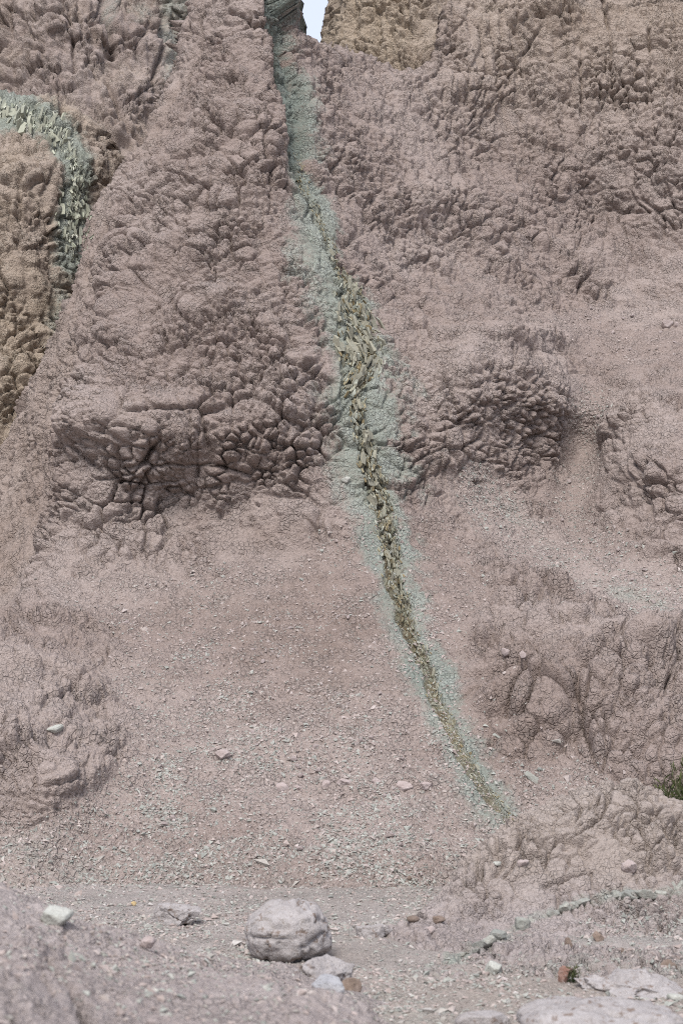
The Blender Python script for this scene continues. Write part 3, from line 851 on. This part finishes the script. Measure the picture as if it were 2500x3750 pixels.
M_SEAM = stone_mat('grey_green_seam_stone', (.262, .272, .248), (.315, .315, .288), (.25, .235, .212), scale=8, bump=.006, rand=.18)
M_OCHRE = stone_mat('ochre_chip', (.46, .34, .17), (.50, .39, .23), scale=20, bump=.003)

# ------------------------------------------------------------------ loose rock
_ico = {}
def ico(sub):
    if sub not in _ico:
        import bmesh
        bm = bmesh.new()
        bmesh.ops.create_icosphere(bm, subdivisions=sub, radius=1)
        V = np.array([v.co[:] for v in bm.verts])
        T = np.array([[v.index for v in f.verts] for f in bm.faces], np.int32)
        bm.free()
        _ico[sub] = V / np.linalg.norm(V, axis=1, keepdims=True), T
    return _ico[sub]


def rock_mesh(name, dims, seed, kind='angular', sub=4, cracks=0., rough=1.):
    V, T = ico(sub)
    rng = np.random.default_rng(seed)
    V = V.copy()
    if kind == 'boulder':
        e = 2.45
        r = (np.abs(V) ** e).sum(1) ** (-1 / e)
        P = V * r[:, None]
        P[:, :2] *= (1 - .10 * np.clip(-P[:, 2:] - .45, 0, 1))
        P[:, :2] *= (1 - .16 * np.clip(P[:, 2:], 0, 1) ** 2)
    else:
        nrm = rng.normal(size=(15 if kind == 'angular' else 10, 3))
        nrm /= np.linalg.norm(nrm, axis=1, keepdims=True)
        dist = rng.uniform(.62, .95, len(nrm))
        if kind == 'slab':
            nrm = np.concatenate([nrm * np.array([1, 1, .35]), [[0.05, -.06, 1], [.04, .03, -1]]])
            nrm /= np.linalg.norm(nrm, axis=1, keepdims=True)
            dist = np.concatenate([dist, [.8, .8]])
        c = V @ nrm.T
        r = np.where(c > .05, dist / np.maximum(c, .05), 9)
        r = np.sort(r, axis=1)
        k = r[:, 0]
        P = V * np.minimum(k, 1.15)[:, None]
    S = (P * np.array(dims) * .5 + seed * 3.7).astype(F)
    m = float(max(dims))
    d = m * rough * (.040 * noise(S, m * .35, seed + 1, 4) + .012 * noise(S, m * .06, seed + 2, 2))
    if kind == 'boulder' and sub == 5 and dims[2] > .3:
        wz = P[:, 2] - .02 + .10 * noise(S, m * .3, seed + 31, 3)
        d -= .045 * m * np.exp(-(wz / .022) ** 2) * sstep(.05, -.25, P[:, 0])
        wx = P[:, 0] - .22 + .10 * noise(S, m * .3, seed + 32, 3)
        d -= .030 * m * np.exp(-(wx / .020) ** 2)
        d += .02 * m * sstep(-.02, .06, wz) * (P[:, 0] < .25)
    if cracks:
        W = warp(S, m * .4, m * .10, seed + 5)
        f1, g, rr = vor(W, (m * .40, m * .40, m * .34), seed + 6)
        brk = sstep(-.4, .2, noise(S, m * .3, seed + 8, 2))
        d += cracks * m * (-.042 * brk * np.exp(-(g / .04) ** 2) + .018 * (rr - .5) * sstep(0, .25, g))
        f1, g, rr = vor(W, m * .10, seed + 7)
        pit = (1 - sstep(.05, .36, f1)) * (rr > .5) * sstep(-.2, .3, noise(S, m * .25, seed + 9, 2))
        d -= cracks * m * .038 * pit
        d += m * .010 * noise(S, m * .10, seed + 10, 2)
    P = P * np.array(dims) * .5 + V * d[:, None]
    P[:, 2] = np.maximum(P[:, 2], -dims[2] * .47)
    P[:, 2] += dims[2] * .47
    me = bpy.data.meshes.new(name)
    fill_mesh(me, P, tris=T, smooth=True)
    if kind != 'boulder':
        try:
            me.set_sharp_from_angle(angle=math.radians(38))
        except Exception:
            pass
    return me


FIND = Finder(SHEETS)


def tag(o, label, cat, group=None, kind=None):
    o['label'], o['category'] = label, cat
    if group:
        o['group'] = group
    if kind:
        o['kind'] = kind
    return o


_seed = [40]
def stone(name, px, py, wpx, hpx, mat, label, cat='stone', kind='angular', sub=4, rot=0, tilt=(0, 0), deep=.8, sink=.14, cracks=0., group=None, y=None, rough=1.):
    """a rock whose foot shows at (px, py) in the photograph and that is wpx wide and hpx tall there"""
    _seed[0] += 1
    if y is None:
        p, n = FIND(px, py)
        y = float(p[1])
    X0, Y0, Z0 = pt(px, py, y)
    k = .48 * y / 2500 * 1.02
    w, h = wpx * k, hpx * k * (1 + sink)
    me = rock_mesh(name, (w, w * deep, h), _seed[0], kind, sub, cracks, rough)
    o = link(name, me, mat)
    o.location = (float(X0), float(y) + w * deep * .15, float(Z0) - h * sink)
    o.rotation_euler = (math.radians(tilt[0]), math.radians(tilt[1]), math.radians(rot))
    tag(o, label, cat, group)
    return o


stone('boulder', 1057, 3494, 294, 186, M_WHITE, 'big rounded whitish boulder, cracked and pitted, on the wash floor', 'boulder', 'boulder', 5, rot=8, deep=.85, sink=.15, cracks=1.5, rough=1.9, y=9.0)
stone('rock', 1165, 3610, 290, 105, M_WHITE, 'low crumbling whitish rock in front of the big boulder', 'rock', 'angular', 5, rot=20, deep=.8, sink=.3, cracks=1.6, rough=2.2, y=7.9)
stone('stone', 1195, 3632, 125, 52, M_GREYB, 'flat blue-grey stone leaning on the crumbling whitish rock', 'stone', 'slab', 4, rot=-20, tilt=(12, 8), y=7.5)
stone('rock', 1282, 3618, 78, 50, M_BROWN, 'brown cracked block at the right end of the crumbling whitish rock', 'rock', 'angular', 4, sink=.35, rough=1.8, rot=30, cracks=.5, y=7.8)
stone('slab', 197, 3385, 138, 62, M_PALE, 'smooth pale grey slab propped up on the crest of the left bank', 'slab', 'slab', 4, rot=-6, tilt=(14, 6), deep=.6)
stone('slab', 632, 3380, 205, 68, M_WHITE, 'layered whitish slab with an undercut edge, at the foot of the scree left of the boulder', 'slab', 'slab', 5, rot=5, tilt=(4, 3), deep=.7, cracks=1.3, rough=1.5)
stone('stone', 536, 3474, 62, 48, M_PINKST, 'small angular stone with a pale flat top, left of the boulder', 'stone', 'angular', 4, rot=40)
stone('stone', 492, 3316, 22, 16, M_OCHRE, 'tiny ochre yellow chip above the layered whitish slab', 'stone', 'angular', 3)
stone('rock', 1362, 3430, 160, 50, M_WHITE, 'half-buried whitish ledge of rock just right of the boulder', 'rock', 'angular', 5, rot=-4, sink=.35, cracks=1.5, deep=.6, rough=1.8)
stone('rock', 1512, 3374, 44, 20, M_BROWN, 'brownish rock at the foot of the scree where the mound begins', 'rock', 'boulder', 4, cracks=.4)
stone('stone', 2066, 3594, 62, 54, M_RED, 'reddish brown rock with the green weed at its right side', 'stone', 'angular', 4, rot=15, cracks=.5)
stone('stone', 2079, 3462, 30, 42, M_BROWN, 'upright dark brown stone low on the front of the mound', 'stone', 'angular', 4, sink=.35, rough=1.8)
stone('stone', 2190, 3440, 36, 30, M_BROWN, 'dark brown stone set in the mound right of the upright one', 'stone', 'angular', 4, sink=.35, rough=1.8)
stone('stone', 2272, 3486, 36, 20, M_BROWN, 'oblong brown stone lying on the chips at the foot of the mound', 'stone', 'angular', 4, sink=.35, rough=1.8)
stone('stone', 2448, 3538, 56, 30, M_BROWN, 'dark brown stone in the hollow near the right edge', 'stone', 'angular', 4, sink=.35, rough=1.8)
stone('stone', 2302, 3192, 48, 48, M_PINKST, 'rounded pinkish stone sticking out of the upper right of the mound', 'stone', 'angular', 4, cracks=.5, rough=1.6)
stone('stone', 1916, 3166, 42, 22, M_PINKST, 'pale flat stone in a crack on the upper left of the mound', 'stone', 'slab', 3, rot=30, tilt=(20, -15))
stone('stone', 1602, 3374, 46, 20, M_BROWN, 'reddish brown flat stone on the left toe of the mound', 'stone', 'angular', 4, sink=.35, rough=1.8)
stone('stone', 1572, 3428, 38, 38, M_PINKST, 'smooth upright brownish pink stone on the left toe of the mound', 'stone', 'angular', 4, cracks=.5, rough=1.6)
stone('slab', 1808, 3556, 70, 44, M_PALE, 'olive grey slab tilted on edge below the grey-green seam', 'slab', 'slab', 4, rot=30, tilt=(40, -20))
stone('stone', 2128, 2948, 34, 22, M_PINKST, 'small pinkish stone on the top left of the mound', 'stone', 'angular', 4, cracks=.5, rough=1.6)
stone('boulder', 2215, 3800, 580, 108, M_WHITE, 'large flat whitish boulder at the bottom right corner, out of focus', 'boulder', 'boulder', 5, rot=-5, deep=.9, sink=.1, cracks=1.2, rough=1.6, y=6.1)
stone('slab', 1778, 3770, 190, 62, M_WHITE, 'flat whitish slab at the bottom edge left of the large flat boulder', 'slab', 'slab', 4, rot=10, deep=.7, y=6.3)
stone('rock', 2300, 3625, 380, 70, M_WHITE, 'low spread of whitish bedrock between the mound and the large flat boulder', 'rock', 'angular', 5, rot=-3, deep=.9, sink=.55, cracks=1.6, rough=2.4)
stone('stone', 2470, 3665, 62, 26, M_PALE, 'pale greenish flat stone at the right edge above the large flat boulder', 'stone', 'slab', 3)
stone('slab', 205, 2680, 60, 26, M_PALE, 'pale bluish slab lying on the left side of the scree slope', 'slab', 'slab', 4, rot=15, tilt=(15, -12), deep=.55)
stone('stone', 815, 2780, 52, 34, M_PINKST, 'rounded pinkish clod in the middle of the scree slope', 'stone', 'angular', 4, cracks=.5, rough=1.6)
for px, py, w, h, lab in [(1034,2886,54,30,'pinkish rock at the left end of the row on the scree'), (1094,2886,26,14,'small pale clod second in the row on the scree'), (1193,2876,30,34,'split upright pinkish clod in the row on the scree'),
        (1260,2866,64,22,'long low pinkish clod in the middle of the row on the scree'), (1375,2862,34,18,'small round clod right of the middle of the row on the scree'), (1478,2884,64,32,'broad pinkish clod near the right end of the row on the scree'), (1560,2878,52,24,'smooth pale pinkish clod at the right end of the row on the scree')]:
    stone('clod', px, py, w, h, M_PINKST, lab, 'clod', 'angular', 4, rot=random.uniform(-30, 30), cracks=.5, sink=.45, rough=2., group='row of clods across the scree')
stone('stone', 2440, 1198, 46, 34, M_PINKST, 'pale angular stone on the ledge high at the right edge', 'stone', 'angular', 4)
stone('stone', 2476, 1196, 26, 20, M_PINKST, 'smaller stone right beside the pale one on the high ledge', 'stone', 'angular', 3)
stone('stone', 1266, 1766, 40, 24, M_PALE, 'pale stone on the bleached rock just left of the vein', 'stone', 'angular', 3)
stone('stone', 1850, 2398, 34, 28, M_PINKST, 'left of two square pinkish clods on the lower right slope', 'stone', 'angular', 3)
stone('stone', 1912, 2406, 26, 24, M_PINKST, 'right of two square pinkish clods on the lower right slope', 'stone', 'angular', 3)
stone('stone', 2062, 2218, 20, 20, M_PALE, 'bright bluish white chip standing on the trail of green chips', 'stone', 'slab', 3, tilt=(40, 10))
stone('slab', 1945, 2858, 84, 22, M_SEAM, 'long pale green sliver on the scree right of the vein', 'slab', 'slab', 3, tilt=(0, 38), deep=.25)
stone('stone', 1972, 2822, 24, 14, M_SEAM, 'small pale green flake just above the long green sliver', 'stone', 'slab', 3, tilt=(0, 20))
stone('slab', 1815, 2700, 44, 12, M_SEAM, 'thin pale green splinter upslope of the long green sliver', 'slab', 'slab', 3, tilt=(0, 35), deep=.3)
stone('stone', 1820, 3168, 30, 14, M_PALE, 'pale stone at the foot of the bleached scree beside the mound', 'stone', 'slab', 3)
stone('stone', 1500, 3225, 22, 18, M_BROWN, 'dark stone on the lower scree left of the mound', 'stone', 'angular', 3)
stone('stone', 1228, 3088, 28, 16, M_PALE, 'pale bluish chip low on the scree above the boulder', 'stone', 'slab', 3)

# the blocks of the grey-green seam that crosses the mound
for i, (px, py, w, h, rot) in enumerate([(1700,3506,46,14,-14), (1748,3494,34,16,-12), (1765,3474,52,26,-14), (1800,3462,40,20,-8), (1830,3444,46,24,-10), (1915,3408,52,44,-4), (1950,3384,26,20,-20),
        (2030,3364,46,22,-20), (2074,3342,44,30,-8), (2110,3326,40,22,-14), (2145,3314,56,22,-10), (2192,3302,64,24,-8), (2262,3294,30,30,0), (2310,3294,64,22,2), (2370,3292,70,20,4), (2424,3288,44,16,2), (2492,3252,44,44,6)]):
    p, n = FIND(px, py)
    k = .48 * float(p[1]) / 2500
    me = rock_mesh('seam_stone', (w * k * random.uniform(1.1, 1.45), .12, h * k * random.uniform(1.3, 1.9)), 900 + i, 'angular', 4, .4, 1.)
    o = link('seam_stone', me, M_SEAM, knoll)
    X0, Y0, Z0 = pt(px, py, float(p[1]))
    o.location = (float(X0), float(p[1]) + .05, float(Z0) - .4 * h * k)
    o.rotation_euler = (math.radians(-25), math.radians(rot), math.radians(random.uniform(-12, 12)))

# ------------------------------------------------------------------ the shale flakes of the two veins
def flake_mesh(name, seed):
    rng = np.random.default_rng(seed)
    ring = np.array([[.5, -.38], [.42, .42], [.05, .5], [-.45, .36], [-.5, -.3], [-.1, -.5]]) + rng.uniform(-.11, .11, (6, 2))
    n = 6
    top = np.concatenate([ring * .94, (.5 + rng.uniform(-.12, .12, n))[:, None]], 1)
    bot = np.concatenate([ring + rng.uniform(-.05, .05, (n, 2)), (-.5 + rng.uniform(-.1, .1, n))[:, None]], 1)
    V = np.concatenate([top, bot])
    me = bpy.data.meshes.new(name)
    me.from_pydata(V.tolist(), [], [list(range(n)), list(range(2 * n - 1, n - 1, -1))] + [[i, n + i, n + (i + 1) % n, (i + 1) % n] for i in range(n)])
    return me


def frame(e1, e2):
    e1 = e1 / np.linalg.norm(e1)
    e2 = e2 - e1 * (e1 @ e2)
    e2 /= np.linalg.norm(e2) + 1e-9
    return np.stack([e1, e2, np.cross(e1, e2)], 1)


from mathutils import Matrix
def place(o, p, R, size):
    M = Matrix.Identity(4)
    for i in range(3):
        for j in range(3):
            M[i][j] = float(R[i, j] * size[j])
        M[i][3] = float(p[i])
    o.matrix_basis = M


def vein(label, spots, n_part, n_stuff, mats, seed, base, tone):
    rng = np.random.default_rng(seed)
    root = bpy.data.objects.new('shale_vein', None)
    COL.objects.link(root)
    root.location = base
    root.empty_display_size = .3
    tag(root, label, 'rock vein')
    meshes = []
    for i in range(12):
        me = flake_mesh('shale_flake', seed + i)
        me.materials.append(mats[i % len(mats)])
        meshes.append(me)
    B = np.array(base)
    VV, QQ, CC, nv = [], [], [], 0
    for i in range(n_part + n_stuff):
        px, py, tx, ty, L = spots(rng, i < n_part)
        p, n = FIND(px, py)
        q = np.array(pt(px + tx * 30, py + ty * 30, p[1]), float) - np.array(pt(px, py, p[1]), float)
        down = q / np.linalg.norm(q)
        down = down - n * (down @ n) * .8
        side = np.cross(n, down)
        e1 = down + rng.normal(0, .15, 3)
        e2 = n * rng.uniform(.4, 1.0) + side * rng.uniform(-.8, .8)
        R = frame(e1, e2)
        l = L * rng.uniform(.6, 1.35)
        size = np.array([l, l * rng.uniform(.28, .55), l * rng.uniform(.10, .22)])
        pos = p + n * size[1] * rng.uniform(-.15, .20)
        if i < n_part:
            o = bpy.data.objects.new('shale_flake', meshes[i % 12])
            COL.objects.link(o)
            o.parent = root
            place(o, pos - B, R, size)
        else:
            V = np.array([v.co[:] for v in meshes[i % 12].vertices])
            VV.append((V * size) @ R.T + pos - B)
            m = len(V) // 2
            k = np.arange(m)
            QQ.append(np.stack([k, m + k, m + (k + 1) % m, (k + 1) % m], 1) + nv)
            QQ.append(np.array([[0, 1, 2, 3], [0, 3, 4, 5], [0, 5, 6, 6]])[:2] + nv)
            c = np.array(tone[rng.integers(len(tone))]) * rng.uniform(.8, 1.15)
            CC.append(np.tile(np.append(c, 1), (len(V), 1)))
            nv += len(V)
    if n_stuff:
        me = bpy.data.meshes.new('flake_rubble')
        fill_mesh(me, np.concatenate(VV), np.concatenate(QQ), tint=np.concatenate(CC), smooth=False)
        o = link('flake_rubble', me, M_CHIP, root)
        o['kind'] = 'stuff'
    return root


_py = np.arange(560, 3010.)
_w = np.interp(_py, VEIN[:, 0], VEIN[:, 4]) * np.interp(_py, [560, 800, 960, 1040, 1420, 1900, 2300, 3010], [.3, .5, 1.2, 2.2, 2.4, 1.3, .8, .5])
_w /= _w.sum()
_w2 = np.interp(_py, VEIN[:, 0], VEIN[:, 4]) + 4
_w2 /= _w2.sum()
def spots_main(rng, large):
    py = rng.choice(_py, p=_w if large else _w2)
    K = np.interp(py, VEIN[:, 0], VEIN[:, 4])
    px = VX(py) + np.clip(rng.normal(0, .55), -1.25, 1.25) * K + 6 * math.sin(py / 23)
    t = (VX(py + 30) - VX(py - 30)) / 60
    if 1020 < py < 1480:
        t += .5 * math.sin(py / 60)
    L = np.interp(py, [560, 950, 1050, 1250, 1450, 1900, 2300, 3000], [.08, .10, .15, .17, .15, .12, .08, .055])
    return px, py, t, 1.0, L if large else L * .5
vein('vein of broken pale shale running down the front of the spur in a greenish halo', spots_main, 300, 2200, [M_SHALE], 5100, tuple(float(k) for k in FIND(1890, 3000)[0]),
     [(.33, .32, .245), (.28, .245, .16), (.22, .175, .10), (.34, .35, .295), (.25, .25, .19)])

def spots_hill(rng, large):
    u = rng.uniform(0, len(HV) - 1.001)
    i = int(u)
    (x0, y0), (x1, y1) = HV[i], HV[i + 1]
    f = u - i
    if 2.9 < u < 5.2 and rng.uniform() < .5 or u > 7.3 and rng.uniform() < .5:
        u = rng.uniform(0, 3)
        i = int(u)
        (x0, y0), (x1, y1) = HV[i], HV[i + 1]
        f = u - i
    w = np.interp(u, [0, 1, 3, 4, 5, 6, 7.2, 8], [14, 24, 22, 9, 9, 24, 26, 10])
    px, py = x0 + (x1 - x0) * f + rng.normal(0, w), y0 + (y1 - y0) * f + rng.normal(0, w)
    L = np.interp(u, [0, 1, 3, 4, 5, 6, 7.2, 8], [.20, .24, .17, .11, .10, .20, .17, .08])
    return px, py, (-.15 if py < 700 else .1), 1.0, (L if large else .09)
vein('yellowish green shale vein curving over the hill left of the spur', spots_hill, 150, 420, [M_SHALE_Y], 5300, tuple(float(k) for k in FIND(262, 1060)[0]),
     [(.44, .45, .36), (.38, .40, .31), (.48, .48, .40)])

# ------------------------------------------------------------------ gravel
def gravel(name, P, N, n, size, tones, seed, flat=.4):
    rng = np.random.default_rng(seed)
    base = np.array([[1, 0, 0], [-.5, .85, .1], [-.5, -.85, -.1], [.1, 0, 1], [0, .1, -1]], float)
    tri = np.array([[0, 1, 3], [1, 2, 3], [2, 0, 3], [1, 0, 4], [2, 1, 4], [0, 2, 4]], np.int32)
    s = size * np.exp(rng.normal(0, .38, n))
    a = rng.uniform(0, 2 * math.pi, n)
    up = N + rng.normal(0, .35, (n, 3))
    up /= np.linalg.norm(up, axis=1, keepdims=True)
    ref = np.stack([np.cos(a), np.sin(a) * .6, np.sin(a) * .6], 1)
    e1 = ref - up * (ref * up).sum(1)[:, None]
    e1 /= np.linalg.norm(e1, axis=1, keepdims=True) + 1e-9
    e2 = np.cross(up, e1)
    j = base[None] * (1 + rng.normal(0, .25, (n, 5, 3)))
    V = P[:, None] + s[:, None, None] * (j[..., :1] * e1[:, None] + j[..., 1:2] * e2[:, None] * .75 + (j[..., 2:] * flat + .1) * up[:, None])
    T = (tri[None] + 5 * np.arange(n)[:, None, None]).reshape(-1, 3)
    c = np.array(tones)[rng.integers(len(tones), size=n)] * rng.uniform(.78, 1.12, n)[:, None]
    C = np.concatenate([np.repeat(c, 5, 0), np.ones((n * 5, 1))], 1)
    me = bpy.data.meshes.new(name)
    fill_mesh(me, V.reshape(-1, 3), tris=T, tint=C, smooth=False)
    o = link(name, me, M_CHIP)
    o['kind'] = 'stuff'
    return o


def pick(S, w, n, seed):
    rng = np.random.default_rng(seed)
    w = np.clip(w, 0, None).ravel()
    k = rng.choice(len(w), n, p=w / w.sum())
    P = S['P'].reshape(-1, 3)[k]
    N = S['N'].reshape(-1, 3)[k]
    return P + rng.normal(0, .008, (n, 3)) * np.array([1, .3, .3]), N

inside = ((S_SPUR['PX'] > -120) & (S_SPUR['PX'] < 2620) & (S_SPUR['PY'] < 3420)).astype(float)
clump = sstep(-.1, .5, noise(S_SPUR['P'].reshape(-1, 3).astype(F), .55, 331, 3).reshape(inside.shape))
PXs, PYs = S_SPUR['PX'], S_SPUR['PY']
left_part = .25 + sstep(2400, 3100, PYs) + .7 * blob(PXs, PYs, 600, 2650, 500, 350)
w_green = inside * (S_SPUR['fan'] * left_part * (.15 + clump) * (1 - .7 * blob(PXs, PYs, 1150, 2650, 260, 330)) + 1.2 * S_SPUR['chips'] * (.2 + clump) + .35 * S_SPUR['gully'] + .1 * S_SPUR['halo'] * S_SPUR['scree'])
GREEN_T = [(.325, .325, .29), (.29, .295, .265), (.355, .35, .315), (.32, .295, .265)]
PINK_T = [(.36, .30, .275), (.40, .345, .32), (.32, .265, .24), (.38, .33, .30)]
P, N = pick(S_SPUR, w_green, 26000, 1)
gravel('gravel', P, N, 26000, .0145, GREEN_T, 11)
w_pink = inside * (S_SPUR['scree'] * (.5 + clump))
P, N = pick(S_SPUR, w_pink, 22000, 2)
gravel('gravel', P, N, 22000, .0155, PINK_T, 12, .55)
gN = np.tile(np.array([0, 0, 1.]), (G_FLOOR.shape[0] * G_FLOOR.shape[1], 1))
gx, gy = pix(G_FLOOR)
SG = dict(P=G_FLOOR, N=gN)
wg = ((gx > -100) & (gx < 2600) & (gy < 3820) & (gy > 3150) & (G_FLOOR[..., 1] > 5)).astype(float) * (.25 + sstep(-.3, .4, noise(G_FLOOR.reshape(-1, 3).astype(F), .7, 341, 3).reshape(gx.shape)))
P, N = pick(SG, wg * (1 + 1.5 * sstep(8.5, 11, G_FLOOR[..., 1])), 22000, 3)
gravel('gravel', P, N, 22000, .0145, GREEN_T + PINK_T + [(.40, .375, .35)], 13, .45)
for sheet, n, sd, sz, cond in ((P_KNOLL, 5000, 4, .013, lambda a, b: sstep(.1, .5, blob(a, b, 2460, 3420, 260, 110)) + sstep(3480, 3540, b)), (P_BANK, 5000, 5, .011, lambda a, b: .3 + 1.0 * blob(a, b, 700, 3520, 500, 60))):
    a, b = pix(sheet)
    Nn = normals(sheet)
    Nn[Nn[..., 2] < 0] *= -1
    P, N = pick(dict(P=sheet, N=Nn), cond(a, b) * ((a > -100) & (a < 2600) & (b < 3850)), n, sd)
    gravel('gravel', P, N, n, sz, GREEN_T + PINK_T, sd + 20, .45)

# larger chips, each a thing of its own
CHIPS = [rock_mesh('stone_chip', (1, .75, .38), 700 + i, 'slab', 2, 0, .6) for i in range(6)]
CHIPS_P = [rock_mesh('clod', (1, .8, .62), 720 + i, 'angular', 3, 0, 1.6) for i in range(6)]
for me in CHIPS:
    me.materials.append(M_PALE)
for me in CHIPS_P:
    me.materials.append(M_PINKST)
def scatter(S, w, n, seed, name, meshes, smin, smax, label, cat, group):
    rng = np.random.default_rng(seed)
    P, N = pick(S, w, n, seed)
    for i in range(n):
        o = bpy.data.objects.new(name, meshes[i % len(meshes)])
        COL.objects.link(o)
        a = rng.uniform(0, 6.28)
        R = frame(np.array([math.cos(a), .5 * math.sin(a), .5 * math.sin(a)]), rng.normal(0, .3, 3) + np.cross(N[i], [math.cos(a), math.sin(a), 0]))
        if R[:, 2] @ N[i] < 0:
            R[:, 1:] *= -1
        s = rng.uniform(smin, smax)
        place(o, P[i] - N[i] * s * .08, R, (s, s, s))
        tag(o, label, cat, group)
inview = inside * ((PXs > 20) & (PXs < 2480) & (PYs < 3230))
scatter(S_SPUR, inview * S_SPUR['fan'] * (.1 + clump) * (PXs < 1300) * (left_part - .2).clip(0), 90, 51, 'stone_chip', CHIPS, .03, .06, 'pale greenish grey stone chip lying on the scree fan left of the vein', 'stone chip', 'greenish chips on the scree fan')
scatter(S_SPUR, inview * S_SPUR['fan'] * (.3 + clump) * (PXs < 1500) * (PYs > 2250), 50, 52, 'clod', CHIPS_P, .035, .075, 'small pinkish mudstone clod lying on the scree fan', 'clod', 'small clods on the scree fan')
scatter(S_SPUR, inview * S_SPUR['chips'] * (PXs > 1700), 40, 53, 'stone_chip', CHIPS, .035, .065, 'pale green chip in the trail down the right-hand gully', 'stone chip', 'green chips in the right-hand gully')
scatter(S_SPUR, inview * (S_SPUR['gully'] + S_SPUR['ledge']) * (PXs > 1900), 40, 54, 'clod', CHIPS_P, .035, .08, 'small grey-pink clod in the hollow between the right-hand buttresses', 'clod', 'small clods in the right-hand hollow')

# ------------------------------------------------------------------ plants
def leaf_mat(name, a, b):
    t = NT(name)
    at = t.n('ShaderNodeAttribute', attribute_name='tint')
    sp = t.n('ShaderNodeSeparateColor')
    t.l(at.outputs['Color'], sp.inputs[0])
    c = t.mix(sp.outputs[0], a, b)
    bs = t.n('ShaderNodeBsdfPrincipled', i_Roughness=.6)
    bs.inputs['Specular IOR Level'].default_value = .3
    t.l(c, bs.inputs['Base Color'])
    tr = t.n('ShaderNodeBsdfTranslucent')
    t.l(c, tr.inputs[0])
    mx = t.n('ShaderNodeMixShader', i_0=.3)
    t.l(bs.outputs[0], mx.inputs[1])
    t.l(tr.outputs[0], mx.inputs[2])
    out = t.n('ShaderNodeOutputMaterial')
    t.l(mx.outputs[0], out.inputs[0])
    return t.m

M_LEAF = leaf_mat('narrow_leaves', (.028, .042, .016), (.115, .125, .045))
M_STEM = stone_mat('dry_stems', (.20, .17, .12), (.26, .22, .16), scale=30, bump=.002)

def shrub(name, base, radius, height, n_stem, leaf, seed, label, cat):
    rng = np.random.default_rng(seed)
    root = bpy.data.objects.new(name, None)
    COL.objects.link(root)
    root.location = base
    tag(root, label, cat)
    SV, SQ, LV, LT, LC = [], [], [], [], []
    for i in range(n_stem):
        a = rng.uniform(0, 2 * math.pi)
        rr = radius * math.sqrt(rng.uniform(0, 1))
        tip = np.array([rr * math.cos(a), rr * math.sin(a), height * (1 - .45 * (rr / radius) ** 2) * rng.uniform(.65, 1.05)])
        foot = np.array([tip[0] * .25, tip[1] * .25, -.05])
        ts = np.linspace(0, 1, 5)
        ctr = foot[None] * (1 - ts)[:, None] + tip[None] * ts[:, None]
        ctr[:, :2] = foot[:2] + (tip[:2] - foot[:2]) * (ts ** .7)[:, None]
        ctr += rng.normal(0, .008 * height, ctr.shape)
        w = .006 * height * (1 - .75 * ts)
        b0 = len(SV) * 1
        for k in range(5):
            for q in range(3):
                an = q * 2.094 + i
                SV.append(ctr[k] + w[k] * np.array([math.cos(an), math.sin(an), 0]))
        for k in range(4):
            for q in range(3):
                SQ.append([b0 + 3 * k + q, b0 + 3 * k + (q + 1) % 3, b0 + 3 * k + 3 + (q + 1) % 3, b0 + 3 * k + 3 + q])
        for j in range(26):
            f = rng.uniform(.35, 1.03)
            p = np.array([np.interp(f, ts, ctr[:, c]) for c in range(3)]) + rng.normal(0, .012, 3) * height
            d = np.array([0, 0, 1.1]) + rng.normal(0, .55, 3)
            d /= np.linalg.norm(d)
            s = np.cross(d, rng.normal(0, 1, 3))
            s /= np.linalg.norm(s)
            l = leaf * rng.uniform(.6, 1.3)
            n0 = len(LV)
            LV += [p, p + d * l * .5 + s * l * .11, p + d * l, p + d * l * .5 - s * l * .11]
            LT.append([n0, n0 + 1, n0 + 2, n0 + 3])
            t = float(np.clip((f - .5) * 1.3 + rng.normal(0, .25), 0, 1))
            LC += [[t, t, t, 1]] * 4
    me = bpy.data.meshes.new('stems')
    fill_mesh(me, np.array(SV), np.array(SQ, np.int32))
    o = link('stems', me, M_STEM, root)
    o['kind'] = 'stuff'
    me = bpy.data.meshes.new('foliage')
    fill_mesh(me, np.array(LV), np.array(LT, np.int32), tint=np.array(LC), smooth=False)
    o = link('foliage', me, M_LEAF, root)
    o['kind'] = 'stuff'
    return root

bx, by, bz = pt(2500, 2960, 12.55)
shrub('shrub', (float(bx) + .04, 12.55, .12), .36, 1.0, 130, .075, 61, 'dark green upright shrub growing behind the mound at the right edge', 'shrub')
p, n = FIND(2098, 3590)
shrub('weed', (float(p[0]), float(p[1]) - .02, float(p[2])), .05, .085, 12, .022, 62, 'tiny green weed at the foot of the reddish brown rock', 'weed')
